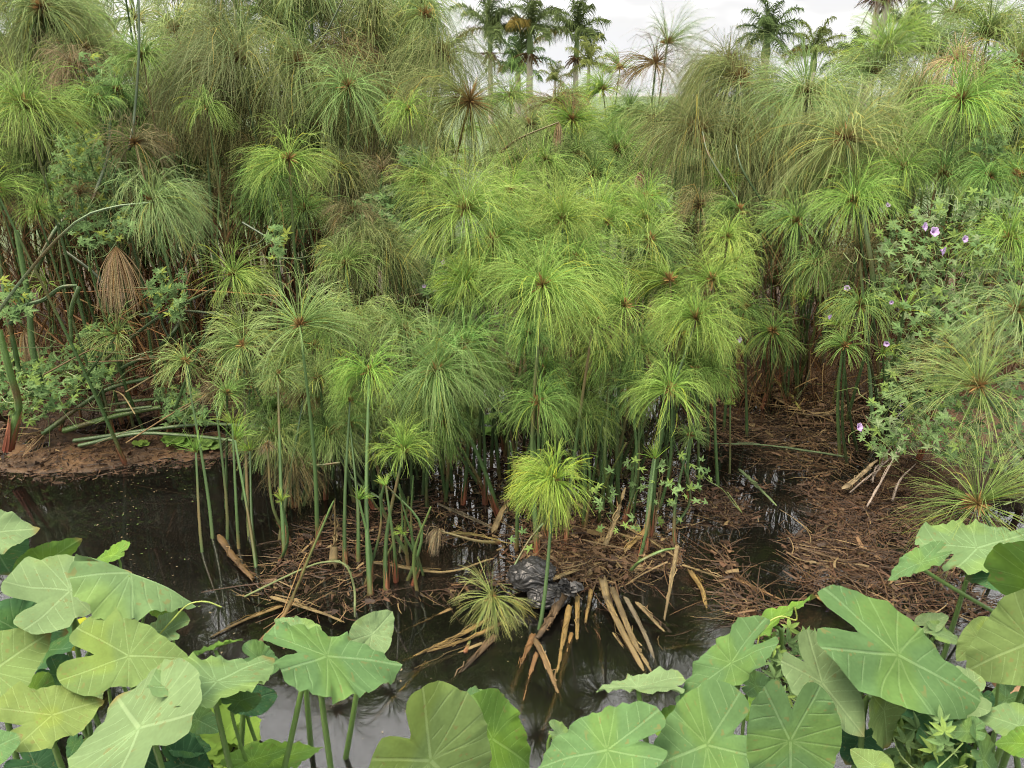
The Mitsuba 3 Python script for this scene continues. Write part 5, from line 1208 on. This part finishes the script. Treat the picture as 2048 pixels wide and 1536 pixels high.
# ------------------------------------------------------------------ palms far behind
def palm(label, px, py, Y, R, trunk_px, nf=12, tone=(.055, .075, .028), old=.15, skirt=0, up=.2, lean=0, group=None, shaft=True):
    rng = np.random.default_rng(int(px))
    c = atY(px, py, Y); Rm = R * Y / F; tr = trunk_px * Y / F / 2
    key = thing('palm_tree', label, 'palm tree', group)
    foot = np.array([c[0] - lean * (c[2]), Y, -.5])
    hs = Rm * .55 if shaft else 0
    P = np.linspace(foot, c - (c - foot) / np.linalg.norm(c - foot) * hs, 14)
    z = np.linspace(0, 1, 14)
    R_ = tr * (1.15 - .35 * z); colr = np.array([.30, .27, .23]) * (1 + .10 * np.sin(z * 90))[:, None]
    part(key, 'trunk', tube(P, R_, colr, 10, up=(1, .1, .1)), 'dry_skin', smooth=True)
    if shaft:
        part(key, 'crownshaft', tube(np.linspace(P[-1] - [0, 0, .05], c + [0, 0, .15], 5), tr * np.array([.85, .95, .8, .6, .35]), (.10, .15, .045), 10, up=(1, .1, .1)), 'stem_skin', smooth=True)
    for k in range(nf):
        a = k * 2.399 + rng.normal(0, .25); e = np.radians(82 - 92 * (k / nf) ** .85 + rng.normal(0, 6)) + up * .3
        h = np.array([math.cos(a), math.sin(a), 0]); d = h * math.cos(e) + np.array([0, 0, math.sin(e)])
        Lf = Rm * 1.12 * rng.uniform(.85, 1.1); m = 16; s = np.linspace(0, 1, m); pts = [c]
        for q in range(m - 1):
            pts.append(pts[-1] + nrm(d + np.array([0, 0, -1.25]) * (q / m) ** 1.5) * Lf / (m - 1))
        P = np.array(pts); col = np.array(tone) * rng.uniform(1.0, 1.8)
        if rng.random() < old * .6 and k > nf * .5: col = np.array([.16, .125, .035])
        nl = 54
        si = np.linspace(.08, .99, nl); pos = np.stack([np.interp(si, s, P[:, q]) for q in range(3)], 1); tg = nrm(np.stack([np.interp(si, s, np.gradient(P[:, q])) for q in range(3)], 1))
        sd = nrm(np.cross(tg, [0, 0, 1.])); upv = np.cross(sd, tg)
        ms = [tube(P, np.linspace(.012, .003, m) * Rm, col * 1.5, 4)]
        for sg in (-1, 1):
            ll = Lf * .30 * np.sin(np.pi * (.12 + .82 * si)) ** .7 * rng.uniform(.8, 1.15, nl)
            dl = nrm(sd * sg + tg * .55 + upv * rng.normal(.05, .4, (nl, 1)))
            Q = np.stack([pos, pos + dl * (ll * .5)[:, None], pos + dl * (ll * .9)[:, None] - np.array([0, 0, 1]) * (ll * .55)[:, None]], 1)
            ms.append(ribbons(Q, np.outer(np.full(nl, .013 * Rm), [1, .8, .15]), np.repeat((col * np.clip(rng.normal(1, .2, (nl, 1)), .5, 1.6))[:, None], 3, 1), rng))
        part(key, 'frond', join(ms), 'leaf_thin')
    if skirt:
        n = 70; p0 = P[0] * 0 + (c - np.array([0, 0, hs])); 
        part(key, 'fruit_stalk', strands(rng, np.repeat(p0[None], n, 0), np.stack([rng.normal(0, 1, n), rng.normal(0, 1, n), rng.normal(-.3, .5, n)], 1), rng.uniform(.3, 1, n) * Rm * .45 * skirt, np.full(n, .03 * Rm * .5), browns(rng, n, [.2, .4, .2, .1, .1]), sag=1.0), 'leaf_thin')


palm('royal palm half hidden by papyrus, left one of the three tall palms', 980, 58, 66, 74, 10, skirt=1, old=.3)
palm('royal palm with a white trunk, middle one of the three tall palms', 1060, 56, 66, 78, 13, skirt=1, old=.35)
palm('royal palm with a brown trunk, right one of the three tall palms', 1154, 66, 68, 74, 11, skirt=1, old=.3)
palm('bushy dark palm behind the white trunk', 1036, 132, 80, 60, 12, tone=(.045, .075, .025), nf=15, shaft=False)
palm('small yellowish palm at the foot of the right tall palm', 1178, 128, 60, 50, 7, tone=(.11, .13, .04), nf=11, shaft=False)
palm('little pale palm between the tall palms just over the papyrus', 1110, 162, 62, 34, 6, tone=(.12, .14, .05), nf=9, up=.8, shaft=False)
palm('broad dark palm rising over the right stand', 1535, 74, 58, 64, 18, tone=(.05, .075, .028), nf=17, up=.5)
palm('lower palm with spreading fronds right of the broad dark one', 1630, 104, 56, 60, 14, tone=(.075, .095, .03), nf=13, old=.3)
palm('dark palm nearly hidden left of the leaning white trunks', 1718, 116, 58, 58, 10, tone=(.05, .075, .028), nf=12)
palm('white palm trunk with its crown above the picture, left of the pair', 1764, -52, 60, 60, 12, skirt=2.2, tone=(.07, .085, .03))
palm('leaning white palm trunk with its crown above the picture, right of the pair', 1790, -58, 60, 60, 13, skirt=2.2, lean=.10, tone=(.07, .085, .03))
palm('dark palm behind the bright papyrus in the upper right', 1822, 55, 62, 62, 10, tone=(.045, .07, .026), nf=14)

print('tris', sum(len(w[1]) for w in meshkit.WRITTEN.values()))
